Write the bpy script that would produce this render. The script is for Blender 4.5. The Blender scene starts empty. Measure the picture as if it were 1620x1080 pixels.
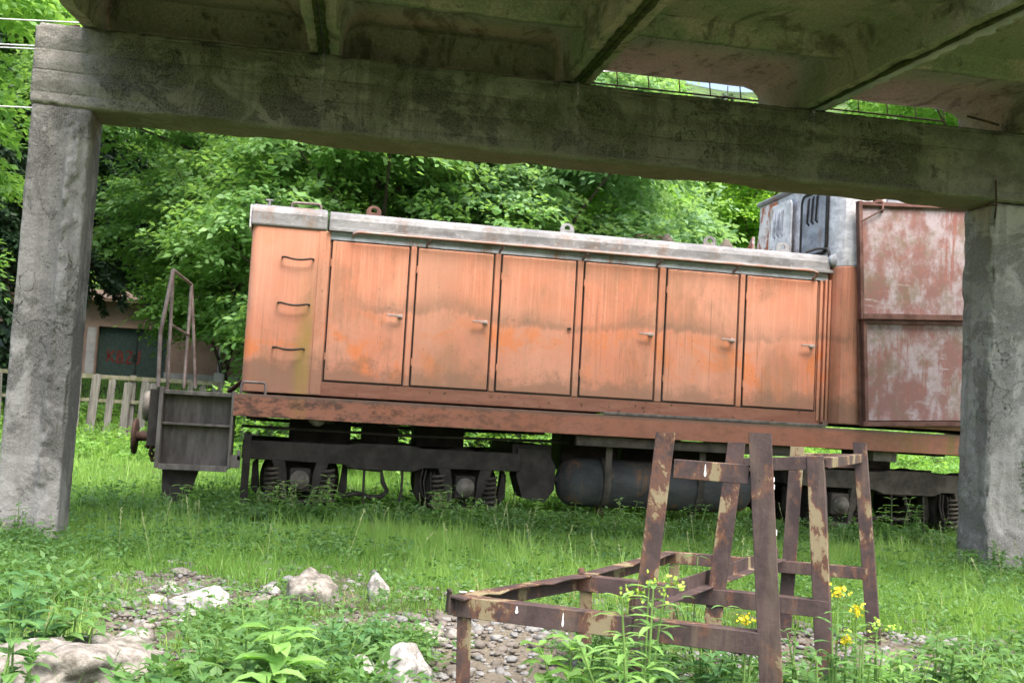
import bpy, math, random
import numpy as np
from mathutils import Vector, Matrix, noise as mnoise
random.seed(7); RNG = np.random.default_rng(7)
S = bpy.context.scene
COL = S.collection
rad = math.radians

# ------------------------------------------------------------------ camera
CAM = np.array([0, 0, .95]); FPX = 1750.0
TH, PI_, RO = rad(10.4), rad(4.25), math.atan(.056)
_f = np.array([math.sin(TH)*math.cos(PI_), math.cos(TH)*math.cos(PI_), math.sin(PI_)])
_r0 = np.array([math.cos(TH), -math.sin(TH), 0]); _u0 = np.cross(_r0, _f)
_r = _r0*math.cos(RO)+_u0*math.sin(RO); _u = np.cross(_r, _f)
cd = bpy.data.cameras.new('camera'); cam = bpy.data.objects.new('camera', cd); COL.objects.link(cam)
cam.matrix_world = Matrix(((_r[0], _u[0], -_f[0], 0), (_r[1], _u[1], -_f[1], 0), (_r[2], _u[2], -_f[2], .95), (0, 0, 0, 1)))
cd.sensor_width = 36; cd.lens = FPX/1620*36; cd.clip_start = .05; cd.clip_end = 500
cd.dof.use_dof = True; cd.dof.focus_distance = 4.6; cd.dof.aperture_fstop = 9.0
S.camera = cam
def ray(x, y): return _f*FPX+_r*(x-810)-_u*(y-540)
def at(x, y, Y):
    d = ray(x, y); return Vector(CAM+d*((Y-CAM[1])/d[1]))
def gz(x, y, z=.1):
    d = ray(x, y); return Vector(CAM+d*((z-CAM[2])/d[2]))

# ------------------------------------------------------------------ light
SUN_EL, SUN_AZ = 60, 160      # azimuth from +Y clockwise: behind the camera, to its right
w = bpy.data.worlds.new('World'); S.world = w; w.use_nodes = True
nt = w.node_tree; bg = nt.nodes['Background']
sky = nt.nodes.new('ShaderNodeTexSky'); sky.sky_type = 'NISHITA'; sky.sun_disc = False
sky.sun_elevation = rad(SUN_EL); sky.sun_rotation = rad(SUN_AZ)
sky.air_density = 1.0; sky.dust_density = 6.0; sky.ozone_density = .6
nt.links.new(sky.outputs[0], bg.inputs[0]); bg.inputs[1].default_value = .15
sl = bpy.data.lights.new('sun', 'SUN'); sl.energy = 1.5; sl.angle = rad(45); sl.color = (1, .96, .9)
so = bpy.data.objects.new('sun', sl); COL.objects.link(so)
sdir = Vector((math.sin(rad(SUN_AZ))*math.cos(rad(SUN_EL)), math.cos(rad(SUN_AZ))*math.cos(rad(SUN_EL)), math.sin(rad(SUN_EL))))
so.rotation_euler = sdir.to_track_quat('Z', 'Y').to_euler()
S.view_settings.view_transform = 'Standard'; S.view_settings.look = 'None'
S.view_settings.exposure = 1.75; S.view_settings.gamma = 1
S.cycles.max_bounces = 8; S.cycles.diffuse_bounces = 4; S.cycles.transparent_max_bounces = 4

# ------------------------------------------------------------------ node helpers
class NM:
    def __init__(s, name, rough=.8, local=False):
        s.m = bpy.data.materials.new(name); s.m.use_nodes = True; s.t = s.m.node_tree
        s.b = s.t.nodes['Principled BSDF']; s.b.inputs['Roughness'].default_value = rough
        s.b.inputs['Specular IOR Level'].default_value = .3
        if local: s.p = s.n('ShaderNodeTexCoord').outputs['Object']
        else: s.p = s.n('ShaderNodeNewGeometry').outputs['Position']
        sp = s.n('ShaderNodeSeparateXYZ'); s.l(s.p, sp.inputs[0]); s.x, s.y, s.z = sp.outputs
    def n(s, t): return s.t.nodes.new(t)
    def l(s, a, b): s.t.links.new(a, b)
    def put(s, v, inp):
        if isinstance(v, bpy.types.NodeSocket): s.l(v, inp)
        elif isinstance(v, tuple): inp.default_value = (*v[:3], 1) if len(inp.default_value) == 4 else v
        else: inp.default_value = v
    def sc(s, v, off=(0, 0, 0)):
        m = s.n('ShaderNodeVectorMath'); m.operation = 'MULTIPLY_ADD'
        s.l(s.p, m.inputs[0]); m.inputs[1].default_value = v; m.inputs[2].default_value = off; return m.outputs[0]
    def noise(s, v=(1, 1, 1), scale=1, detail=5, rough=.55, dist=0, off=(0, 0, 0)):
        m = s.n('ShaderNodeTexNoise'); s.l(s.sc(v, off), m.inputs['Vector'])
        m.inputs['Scale'].default_value = scale; m.inputs['Detail'].default_value = detail
        m.inputs['Roughness'].default_value = rough; m.inputs['Distortion'].default_value = dist
        return m.outputs[0]
    def vor(s, v=(1, 1, 1), scale=1, out=0):
        m = s.n('ShaderNodeTexVoronoi'); s.l(s.sc(v), m.inputs['Vector']); m.inputs['Scale'].default_value = scale
        return m.outputs[out]
    def ramp(s, f, a, b, lo=0., hi=1.):
        m = s.n('ShaderNodeMapRange'); m.interpolation_type = 'SMOOTHSTEP'
        s.put(f, m.inputs[0]); m.inputs[1].default_value = a; m.inputs[2].default_value = b
        m.inputs[3].default_value = lo; m.inputs[4].default_value = hi; return m.outputs[0]
    def mix(s, f, a, b):
        m = s.n('ShaderNodeMix'); m.data_type = 'RGBA'
        s.put(f, m.inputs[0]); s.put(a, m.inputs[6]); s.put(b, m.inputs[7]); return m.outputs[2]
    def op(s, o, a, b=0.):
        m = s.n('ShaderNodeMath'); m.operation = o; s.put(a, m.inputs[0]); s.put(b, m.inputs[1]); return m.outputs[0]
    def bump(s, h, st=.4, d=.01):
        m = s.n('ShaderNodeBump'); s.l(h, m.inputs['Height']); m.inputs['Strength'].default_value = st
        m.inputs['Distance'].default_value = d; s.l(m.outputs[0], s.b.inputs['Normal'])
    def attr(s, nm):
        m = s.n('ShaderNodeAttribute'); m.attribute_name = nm; return m.outputs['Fac']
    def objrand(s): return s.n('ShaderNodeObjectInfo').outputs['Random']
    def col(s, c): s.put(c, s.b.inputs['Base Color']); return s
    def rough(s, r): s.put(r, s.b.inputs['Roughness']); return s

def m_orange(name='faded_orange_paint', sill=False, skirt=False):
    k = NM(name, .5)
    c = k.mix(k.ramp(k.noise((1, 1, 1), 1.3, 3), .35, .65), (.60, .235, .145), (.62, .295, .205))
    fine = k.noise((62, 62, 1.3), 1, 3, .6); wide = k.noise((17, 17, .8), 1, 3, .6, 0, (3, 3, 0))
    c = k.mix(k.op('MULTIPLY', k.op('MULTIPLY', k.ramp(fine, .48, .66), k.ramp(k.z, 1.55, 1.95, .2, 1)), .5), c, (.72, .37, .25))
    c = k.mix(k.op('MULTIPLY', k.ramp(wide, .55, .75), .3), c, (.72, .37, .23))
    # fresher saturated paint below the tide line
    sat = k.op('MULTIPLY', k.ramp(k.noise((1.7, 1.7, 1.5), 1.2, 6, .68, .6, (3.3, 0, 1)), .50, .62), k.ramp(k.z, 1.86, 1.70, .12, 1))
    c = k.mix(k.op('MULTIPLY', sat, .75), c, (.70, .21, .065))
    # brown wash and dark thin runs
    wash = k.ramp(k.noise((1.5, 1.5, .8), 1.5, 6, .66, .4, (13, 0, 4)), .47, .64)
    wash = k.op('MULTIPLY', wash, k.ramp(wide, .35, .6, .5, 1))
    c = k.mix(k.op('MULTIPLY', wash, .62), c, (.30, .165, .10))
    runs = k.op('MULTIPLY', k.ramp(k.noise((48, 48, .9), 1, 4, .7, 0, (1, 6, 2)), .56, .70), k.ramp(k.noise((1.2, 1.2, .9), 1.3, 3, .5, 0, (8, 0, 0)), .40, .60))
    c = k.mix(k.op('MULTIPLY', runs, .7), c, (.23, .13, .09))
    # grimy tide line at mid height, ragged upward
    wob = k.op('ADD', k.op('MULTIPLY', k.noise((1.1, 1, .3), 1.2, 5, .6), .42), k.op('MULTIPLY', k.noise((34, 34, .8), 1, 3, .6), .10))
    zz = k.op('ADD', k.op('SUBTRACT', k.z, wob), .06)
    band = k.op('MULTIPLY', k.ramp(zz, 1.585, 1.635), k.ramp(zz, 1.80, 1.64))
    band = k.op('MULTIPLY', band, k.ramp(k.noise((1.25, 1, .2), 1.0, 3, .5, 0, (2.1, 0, 0)), .30, .46))
    band = k.op('MULTIPLY', band, k.ramp(k.noise((8, 8, 6), 1, 5, .7), .30, .55, .45, 1)); band = k.op('MULTIPLY', k.op('MULTIPLY', band, k.ramp(k.x, .15, .75)), k.ramp(k.x, 4.0, 3.2, .4, 1))
    c = k.mix(k.op('MULTIPLY', band, .56), c, (.21, .135, .095))
    edge = k.op('MULTIPLY', k.op('MULTIPLY', k.ramp(zz, 1.585, 1.615), k.ramp(zz, 1.68, 1.63)), k.ramp(k.noise((3, 1, .2), 1.0, 4, .6, 0, (5.1, 0, 0)), .40, .60)); c = k.mix(k.op('MULTIPLY', k.op('MULTIPLY', edge, k.ramp(k.x, .2, .8)), .35), c, (.13, .105, .08))
    gr = k.op('MULTIPLY', k.ramp(k.noise((5, 5, 5), 1.2, 5, .7, 0, (7, 7, 7)), .62, .70), k.op('MULTIPLY', band, 1.0)); c = k.mix(gr, c, (.10, .11, .09))
    low = k.ramp(k.op('ADD', k.z, k.op('MULTIPLY', k.noise((4, 4, 4), 1.2, 6, .7), -.55)), 1.14, .98)
    c = k.mix(k.op('MULTIPLY', low, .72), c, (.215, .13, .09))
    ol = k.op('MULTIPLY', k.op('MULTIPLY', k.ramp(k.x, -.16, -.06), k.ramp(k.x, .035, .0)), k.op('MULTIPLY', k.ramp(k.z, 2.3, 1.5), k.ramp(k.noise((9, 9, 1.2), 1, 4), .3, .6)))
    c = k.mix(k.op('MULTIPLY', ol, .7), c, (.30, .22, .05))
    spk = k.ramp(k.noise((1, 1, .6), 55, 3, .7), .64, .72)
    c = k.mix(k.op('MULTIPLY', spk, .55), c, (.13, .06, .04))
    chip = k.ramp(k.noise((1, 1, 1), 10, 6, .72, 0, (5, 5, 5)), .69, .72)
    c = k.mix(k.op('MULTIPLY', chip, .85), c, (.10, .05, .035))
    dr = k.objrand(); c = k.mix(k.op('MULTIPLY', k.ramp(dr, .3, 1), k.op('MULTIPLY', k.ramp(k.noise((1, 1, .5), 2.5, 5), .3, .6), .30)), c, (.36, .20, .13))
    if skirt:
        c = k.mix(k.ramp(k.noise((1.2, 1, 6), 3, 6, .7), .35, .6, .55, .95), c, (.20, .085, .055))
        c = k.mix(k.ramp(k.noise((1, 1, 1), 16, 6, .75, 0, (2, 2, 2)), .58, .66), c, (.05, .03, .02))
    if sill:
        left = k.ramp(k.x, 3.0, -.3, .30, 1)
        g = k.op('MULTIPLY', k.ramp(k.noise((2.2, 2, 4), 3.6, 8, .8), .45, .60), left)
        c = k.mix(.45, c, (.33, .095, .055))
        c = k.mix(k.op('MULTIPLY', g, .9), c, (.075, .045, .035))
        c = k.mix(k.op('MULTIPLY', k.ramp(k.z, 1.03, 1.068), .75), c, (.13, .10, .085))
        gg = k.op('MULTIPLY', k.ramp(k.x, 4.6, 5.8), k.ramp(k.noise((9, 9, 1), 1, 4), .35, .6))
        c = k.mix(k.op('MULTIPLY', gg, .6), c, (.15, .14, .03))
    k.col(c); k.rough(k.ramp(k.noise((1, 1, 1), 4, 4), .3, .7, .36, .6))
    k.bump(k.op('ADD', k.noise((1, 1, .5), 2.2, 3), k.op('MULTIPLY', spk, -.05)), .35, .025)
    return k.m
def m_greymetal(name, base, lichen=.5, rust=.3):
    k = NM(name, .6)
    c = k.mix(k.ramp(k.noise((1, 1, 2), 2.5, 8, .75), .38, .62), tuple(v*.62 for v in base), tuple(v*1.15 for v in base))
    c = k.mix(k.op('MULTIPLY', k.ramp(k.noise((1, 1, 1), 7, 8, .8, 0, (4, 4, 4)), .50, .64), lichen), c, (.12, .11, .095))
    c = k.mix(k.op('MULTIPLY', k.ramp(k.noise((1, 1, 1.6), 19, 7, .8, .4), .56, .66), lichen), c, (.60, .61, .62))
    c = k.mix(k.op('MULTIPLY', k.ramp(k.noise((3, 3, .8), 1.6, 7, .75, 0, (1, 7, 0)), .52, .68), rust), c, (.22, .11, .05))
    k.col(c); k.bump(k.noise((1, 1, 1), 25, 5, .7), .3, .006); return k.m
def m_plain(name, c1, c2, scale=6, rough=.8, metal=0, local=False, stretch=(1, 1, 1), bump=.2):
    k = NM(name, rough, local); n = k.noise(stretch, scale, 6, .65)
    k.col(k.mix(k.ramp(n, .35, .65), c1, c2)); k.b.inputs['Metallic'].default_value = metal
    if bump: k.bump(n, bump, .01)
    return k.m
def m_rustpanel(name='flaked_rusty_panel', dk=(.215, .115, .105), lt=(.345, .30, .32), t=(.43, .60)):
    k = NM(name, .6)
    a = k.ramp(k.noise((1.9, 1.9, 1.3), 2.0, 8, .74, .12), *t)
    c = k.mix(a, dk, lt)
    s1 = k.ramp(k.noise((26, 26, 1.6), 1, 4, .7), .50, .60)
    s1 = k.op('MULTIPLY', s1, k.ramp(k.noise((1, 1, 2.2), 1.7, 3, .5, 0, (7, 1, 0)), .45, .58))
    c = k.mix(k.op('MULTIPLY', s1, .9), c, (.24, .10, .085))
    s2 = k.op('MULTIPLY', k.ramp(k.noise((3, 3, 22), 1, 4, .7), .56, .64), k.ramp(k.noise((1, 1, 1), 2.2, 3, .5, 0, (2, 2, 9)), .5, .6))
    c = k.mix(k.op('MULTIPLY', s2, .7), c, (.42, .38, .40))
    d = k.ramp(k.noise((2, 2, 2), 1.5, 7, .75, 0, (9, 0, 3)), .48, .64)
    c = k.mix(k.op('MULTIPLY', d, .7), c, (.16, .13, .085))
    c = k.mix(k.ramp(k.noise((1, 1, 1), 22, 5, .75), .66, .72), c, (.08, .04, .035))
    c = k.mix(k.op('MULTIPLY', k.ramp(k.noise((1, 1, 1), 12, 5, .75, 0, (3, 3, 3)), .55, .68), .5), c, (.33, .15, .12))
    k.col(c); k.bump(k.noise((1, 1, .5), 4, 5), .3, .015); return k.m
def m_framesteel(name='rusty_frame_steel', sh=0.):
    k = NM(name, .62)
    c = k.mix(k.ramp(k.noise((1, 1, 1), 9, 6, .7), .35, .65), (.038, .027, .027), (.075, .050, .048))
    pt = k.ramp(k.noise((1, 1, .6), 5.0, 7, .68, .3), .565-sh, .585-sh)
    c = k.mix(pt, c, k.mix(k.noise((1, 1, 1), 7, 3), (.19, .145, .075), (.25, .22, .15)))
    ed = k.op('MULTIPLY', k.ramp(k.noise((1, 1, .6), 5.0, 7, .68, .3), .52-sh, .56-sh), k.ramp(k.noise((1, 1, .6), 5.0, 7, .68, .3), .60-sh, .57-sh))
    c = k.mix(k.op('MULTIPLY', ed, .5), c, (.15, .065, .035))
    o = k.ramp(k.noise((1, 1, .8), 7.5, 7, .7, 0, (5, 9, 2)), .60, .68)
    c = k.mix(k.op('MULTIPLY', o, .5), c, (.16, .070, .035))
    c = k.mix(k.op('MULTIPLY', k.ramp(k.noise((14, 14, 1.6), 1, 5, .7), .5, .7), .5), c, (.13, .10, .075))
    c = k.mix(k.ramp(k.noise((1, 1, 1), 60, 3, .7), .66, .72), c, (.03, .018, .016))
    k.col(c); k.rough(k.ramp(pt, 0, 1, .68, .45)); k.bump(k.op('ADD', k.noise((1, 1, 1), 40, 5, .7), k.op('MULTIPLY', pt, .4)), .45, .004); return k.m
def m_concrete(name, c1, c2, dark, light, moss=0., boards=0., pit=1., ends=False):
    k = NM(name, .9)
    c = k.mix(k.ramp(k.noise((1, 1, 1), 3, 6, .65), .35, .65), c1, c2)
    c = k.mix(k.op('MULTIPLY', k.ramp(k.noise((1.2, 1.2, 1.1), 1.8, 8, .7, .8, (3, 1, 7)), .48, .53), .85), c, dark)
    c = k.mix(k.op('MULTIPLY', k.ramp(k.noise((.8, 1, 1), 2.4, 6, .66, .6, (9, 3, 2)), .53, .60), .65), c, light)
    c = k.mix(k.op('MULTIPLY', k.ramp(k.noise((9, 9, .5), 1, 5, .65, 0, (1, 1, 1)), .48, .62), .55), c, dark)
    if moss: c = k.mix(k.op('MULTIPLY', k.ramp(k.noise((1, 1, 1), 2.4, 6, .68, 0, (2, 8, 5)), .48, .62), moss), c, (.075, .105, .03))
    pn = k.noise((1, 1, 1), 34, 4, .6); pv = k.ramp(k.vor((1, 1, 1), 26), .16, .05)
    pv = k.op('MULTIPLY', pv, k.ramp(k.noise((1, 1, 1), 3.3, 3), .5, .62))
    c = k.mix(k.op('MULTIPLY', pv, .8), c, tuple(v*.4 for v in dark))
    c = k.mix(k.ramp(k.noise((1, 1, 1), 70, 4, .7), .58, .72, 0, .35), c, tuple(v*.5 for v in dark))
    h = k.op('ADD', k.op('MULTIPLY', k.noise((1, 1, 1), 11, 6, .7), 1.2), k.op('ADD', k.op('MULTIPLY', pn, .35), k.op('MULTIPLY', pv, -pit)))
    vc = k.n('ShaderNodeTexVoronoi'); vc.feature = 'DISTANCE_TO_EDGE'; k.l(k.sc((1, 1, .6)), vc.inputs['Vector']); vc.inputs['Scale'].default_value = 1.7
    wn = k.n('ShaderNodeVectorMath'); wn.operation = 'ADD'; nn = k.n('ShaderNodeTexNoise'); nn.inputs['Scale'].default_value = 5; nn.inputs['Detail'].default_value = 6; k.l(k.p, nn.inputs['Vector']); k.l(nn.outputs['Color'], wn.inputs[0]); k.l(k.sc((1, 1, .6)), wn.inputs[1]); k.l(wn.outputs[0], vc.inputs['Vector'])
    cr = k.op('MULTIPLY', k.ramp(vc.outputs[0], .012, .0), k.ramp(k.noise((1, 1, 1), 1.1, 3, .5, 0, (4, 0, 6)), .50, .60))
    c = k.mix(k.op('MULTIPLY', cr, .8), c, tuple(v*.3 for v in dark)); h = k.op('ADD', h, k.op('MULTIPLY', cr, -1.2))
    if boards:
        k.noise((1,1,1),1,1); wv = k.op('ABSOLUTE', k.op('SUBTRACT', k.op('FRACT', k.op('MULTIPLY', k.op('ADD', k.z, k.op('MULTIPLY', k.noise((1, 1, 1), 1.5, 2), .03)), 7.2)), .5))
        ln = k.ramp(wv, .09, .0)
        ln = k.op('MULTIPLY', ln, k.ramp(k.noise((1.4, 1, 3), 1, 3), .42, .55))
        c = k.mix(k.op('MULTIPLY', ln, .55*boards), c, tuple(v*.5 for v in dark)); h = k.op('ADD', h, k.op('MULTIPLY', ln, -.8*boards))
    if ends:
        e = k.op('MAXIMUM', k.ramp(k.op('ADD', k.x, k.op('MULTIPLY', k.noise((1, 1, 1), 2.5, 4), .5)), -1.0, -1.35), k.ramp(k.op('ADD', k.x, k.op('MULTIPLY', k.noise((1, 1, 1), 2.5, 4), .6)), 4.55, 5.0))
        c = k.mix(k.op('MULTIPLY', e, .75), c, k.mix(k.ramp(k.noise((1, 1, 1), 6, 6, .7), .4, .6), (.12, .118, .11), (.22, .215, .205)))
        c = k.mix(k.ramp(k.z, 2.80, 2.755, 0, .7), c, (.15, .155, .085))  # beam bottom edge: yellowish light on the underside painted into the colour
    c = k.mix(k.ramp(k.noise((1, 1, 1), 120, 3, .7), .45, .62, .22, 0), c, tuple(v*1.5 for v in light))
    k.col(c); k.bump(h, .9, .02); return k.m
def m_soffit():
    k = NM('damp_soffit_concrete', .97)
    c = k.mix(k.ramp(k.noise((1, 1, 1), 2.2, 5, .6), .38, .62), (.42, .37, .30), (.50, .41, .345))
    g = k.ramp(k.noise((1, 1, 1), 1.5, 5, .62, .6, (5, 1, 2)), .44, .57)
    gy = k.ramp(k.y, 7.5, 6.5, .35, 1)
    gy = k.op('MULTIPLY', gy, k.ramp(k.z, 3.62, 3.40, .85, 1))
    c = k.mix(k.op('MULTIPLY', g, gy), c, (.31, .33, .235))
    b = k.op('MULTIPLY', k.ramp(k.noise((1.6, .6, 1), 2, 6, .7, 1, (1, 1, 4)), .52, .66), .7)
    c = k.mix(b, c, (.075, .055, .03))
    c = k.mix(k.op('MULTIPLY', k.ramp(k.noise((1, 1, 1), 5, 6, .75, 0, (4, 2, 2)), .58, .68), .7), c, (.035, .038, .028))
    c = k.mix(k.op('MULTIPLY', k.ramp(k.noise((1, 1, 1), 7, 6, .75, 0, (9, 2, 2)), .60, .68), .5), c, (.36, .34, .28))
    c = k.mix(k.ramp(k.noise((1, 1, 1), 60, 5, .75), .42, .62, .35, 0), c, (.07, .065, .045)); c = k.mix(k.op('MULTIPLY', k.ramp(k.noise((1, .35, 1), 9, 7, .75, .5, (3, 9, 2)), .56, .66), .6), c, (.07, .06, .04))
    k.col(c); k.bump(k.noise((1, 1, 1), 22, 8, .75), .9, .015); return k.m
def leafmat(name, dk, lt, trans=.35, rough=.5, z_local=True):
    k = NM(name, rough, True)
    t = k.attr('tint'); c = k.mix(t, dk, lt)
    k.col(c); k.b.inputs['Specular IOR Level'].default_value = .35
    tr = k.n('ShaderNodeBsdfTranslucent'); k.l(k.mix(.55, c, tuple(min(1, v*1.7) for v in (lt[0]*1.25, lt[1]*1.25, lt[2]*.5))), tr.inputs[0])
    ms = k.n('ShaderNodeMixShader'); ms.inputs[0].default_value = trans
    out = k.t.nodes['Material Output']
    k.l(k.b.outputs[0], ms.inputs[1]); k.l(tr.outputs[0], ms.inputs[2]); k.l(ms.outputs[0], out.inputs[0])
    return k.m

M = dict(
    orange=m_orange(), sill=m_orange('stained_sill_paint', True), skirt=m_orange('rusty_skirt_paint', False, True),
    roof=m_greymetal('weathered_roof_sheet', (.255, .26, .275), .5, .5),
    gutter=m_greymetal('grey_blue_trim', (.40, .45, .52), .25, .8),
    cabgrey=m_greymetal('pale_grey_cab_paint', (.72, .73, .77), .15, .55),
    shutter=m_greymetal('white_peeling_shutter', (.80, .81, .82), .1, .8),
    louvre=m_greymetal('louvred_grey_sheet', (.33, .36, .41), .2, .5),
    black=m_plain('grimy_black_steel', (.020, .017, .015), (.048, .042, .036), 7, .7),
    dusty=m_plain('dusty_underframe', (.045, .040, .034), (.11, .095, .078), 6, .85),
    hub=m_plain('dusty_bearing_cap', (.10, .09, .075), (.22, .20, .17), 9, .6),
    step=m_plain('worn_grey_steps', (.085, .078, .070), (.17, .155, .14), 5, .6, 0, False, (3, 3, .7)),
    pipe=m_plain('worn_rail_tube', (.12, .09, .085), (.24, .20, .195), 9, .45, .3),
    pinkpipe=m_plain('pinkish_pipe', (.30, .17, .13), (.36, .30, .28), 6, .5),
    handle=m_plain('worn_pinkish_handle', (.34, .26, .24), (.46, .38, .36), 20, .45),
    tank=m_greymetal('dark_blue_tank_paint', (.055, .060, .060), .04, .9),
    rubber=m_plain('black_rubber', (.012, .012, .012), (.03, .03, .03), 8, .6),
    rust=m_plain('dark_rust', (.035, .024, .020), (.085, .045, .032), 14, .85),
    panelframe=m_plain('rusty_angle_iron', (.085, .040, .032), (.16, .085, .07), 9, .75, 0, False, (1, 1, 1)),
    panel=m_rustpanel(), peel=m_rustpanel('peeling_red_primer', (.36, .12, .06), (.66, .64, .64), (.50, .56)), frame=m_framesteel(), frametan=m_framesteel('rusty_steel_with_old_paint', .038),
    column=m_concrete('grey_rough_concrete', (.16, .155, .145), (.235, .23, .215), (.075, .073, .066), (.32, .315, .30)),
    columnlit=m_concrete('lit_rough_concrete', (.25, .245, .23), (.32, .315, .30), (.13, .127, .118), (.42, .415, .40)),  # paler copy of the column concrete; brighter light on the right column painted in
    beam=m_concrete('dark_stained_concrete', (.12, .117, .092), (.18, .173, .138), (.028, .028, .021), (.30, .29, .24), .3, .3, 1., True),
    soffit=m_soffit(),
    moss=m_plain('mossy_rib_edge', (.02, .024, .010), (.05, .075, .015), 14, .95, bump=.6),
    wood=m_plain('grey_fence_wood', (.10, .095, .085), (.21, .20, .185), 5, .9, 0, False, (8, 8, .7)),
    mosswood=m_plain('mossy_fence_rail', (.10, .11, .05), (.24, .22, .18), 6, .9),
    plaster=m_plain('pink_plaster', (.27, .185, .155), (.37, .26, .215), 1.5, .9),
    plinth=m_plain('grey_plinth', (.30, .30, .31), (.42, .42, .43), 3, .9),
    greendoor=m_plain('dark_green_boards', (.030, .055, .050), (.052, .085, .078), 3, .7, 0, False, (6, 1, 6)),
    redpaint=m_plain('red_spray_paint', (.13, .025, .022), (.22, .04, .035), 4, .6),
    slate=m_plain('brown_eaves', (.10, .07, .055), (.17, .12, .09), 6, .9),
    white=m_plain('white_trim', (.55, .56, .58), (.68, .68, .70), 4, .7),
    rock=m_plain('pale_limestone', (.19, .18, .165), (.42, .41, .40), 22, .9, 0, False, (1, 1, 1), 1.),
    rockg=m_plain('grey_broken_concrete', (.11, .10, .085), (.27, .255, .23), 24, .95, 0, False, (1, 1, 1), 1.),
    bark=m_plain('dark_bark', (.045, .035, .028), (.10, .085, .07), 8, .95, 0, True, (3, 3, .6), .8),
    wire=m_plain('aluminium_wire', (.45, .46, .48), (.6, .6, .62), 4, .4, .5),
    droppings=m_plain('white_droppings', (.6, .6, .6), (.75, .75, .74), 30, .8),
    lf_bright=leafmat('bright_leaf', (.11, .24, .055), (.26, .45, .14), .44),
    lf_mid=leafmat('mid_leaf', (.09, .20, .062), (.23, .39, .15), .42),
    lf_cool=leafmat('cool_green_leaf', (.10, .21, .095), (.24, .39, .21), .40),
    lf_dark=leafmat('dark_leaf', (.06, .15, .045), (.16, .30, .10), .38),
    lf_lime=leafmat('lime_leaf', (.14, .29, .05), (.28, .48, .08), .45),
    needle=leafmat('spruce_needle', (.018, .045, .026), (.045, .095, .045), .15),
    pine=leafmat('grey_pine_needle', (.06, .10, .065), (.12, .18, .11), .2),
    grass=leafmat('meadow_grass', (.115, .25, .05), (.28, .45, .12), .40),
    straw=leafmat('dry_straw', (.22, .20, .09), (.40, .36, .19), .3),
    weed=leafmat('weed_leaf', (.055, .14, .040), (.13, .25, .075), .33),
    weedblue=leafmat('nettle_leaf', (.050, .14, .050), (.105, .225, .085), .3),
    stem=m_plain('green_stem', (.09, .18, .04), (.16, .26, .07), 5, .7, 0, True, bump=0),
    yellow=m_plain('yellow_petals', (.62, .50, .02), (.75, .62, .04), 5, .6, 0, True, bump=0),
    ygreen=m_plain('yellow_green_bracts', (.20, .34, .04), (.32, .46, .06), 40, .6, 0, True, bump=0),
    lilac=m_plain('lilac_petals', (.22, .22, .42), (.34, .32, .55), 5, .6, 0, True, bump=0),
    seed=m_plain('pale_seed_heads', (.22, .26, .12), (.32, .36, .18), 5, .8, 0, True, bump=0),
    whitefl=m_plain('white_petals', (.65, .67, .62), (.8, .8, .76), 5, .7, 0, True, bump=0),
)
def m_ground():
    k = NM('soil_and_grass_floor', .95)
    c = k.mix(k.ramp(k.noise((1, 1, 1), 1.2, 6, .65), .4, .6), (.05, .085, .022), (.075, .12, .03))
    c = k.mix(k.ramp(k.noise((1, 1, 1), 14, 5, .7), .45, .6, 0, .5), c, (.085, .07, .045))
    g = k.attr('gravel'); gr = k.mix(k.noise((1, 1, 1), 25, 5, .7), (.10, .085, .06), (.22, .195, .155))
    c = k.mix(g, c, gr)
    far = k.ramp(k.y, 30, 40); c = k.mix(far, c, k.mix(k.ramp(k.noise((1, 1, 1), .6, 6, .7), .4, .6), (.030, .055, .018), (.075, .13, .035)))
    k.col(c); k.bump(k.noise((1, 1, 1), 22, 6, .7), .8, .03); return k.m
def m_pebble():
    k = NM('river_pebbles', .85); t = k.attr('tint')
    c = k.mix(t, (.10, .088, .075), (.235, .215, .195)); c = k.mix(k.ramp(t, .45, .5, 0, .5), c, (.20, .22, .235))
    c = k.mix(k.ramp(k.noise((1, 1, 1), 90, 4, .7), .5, .7, 0, .4), c, (.10, .09, .075))
    k.col(c); k.bump(k.noise((1, 1, 1), 80, 4), .3, .003); return k.m

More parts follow.
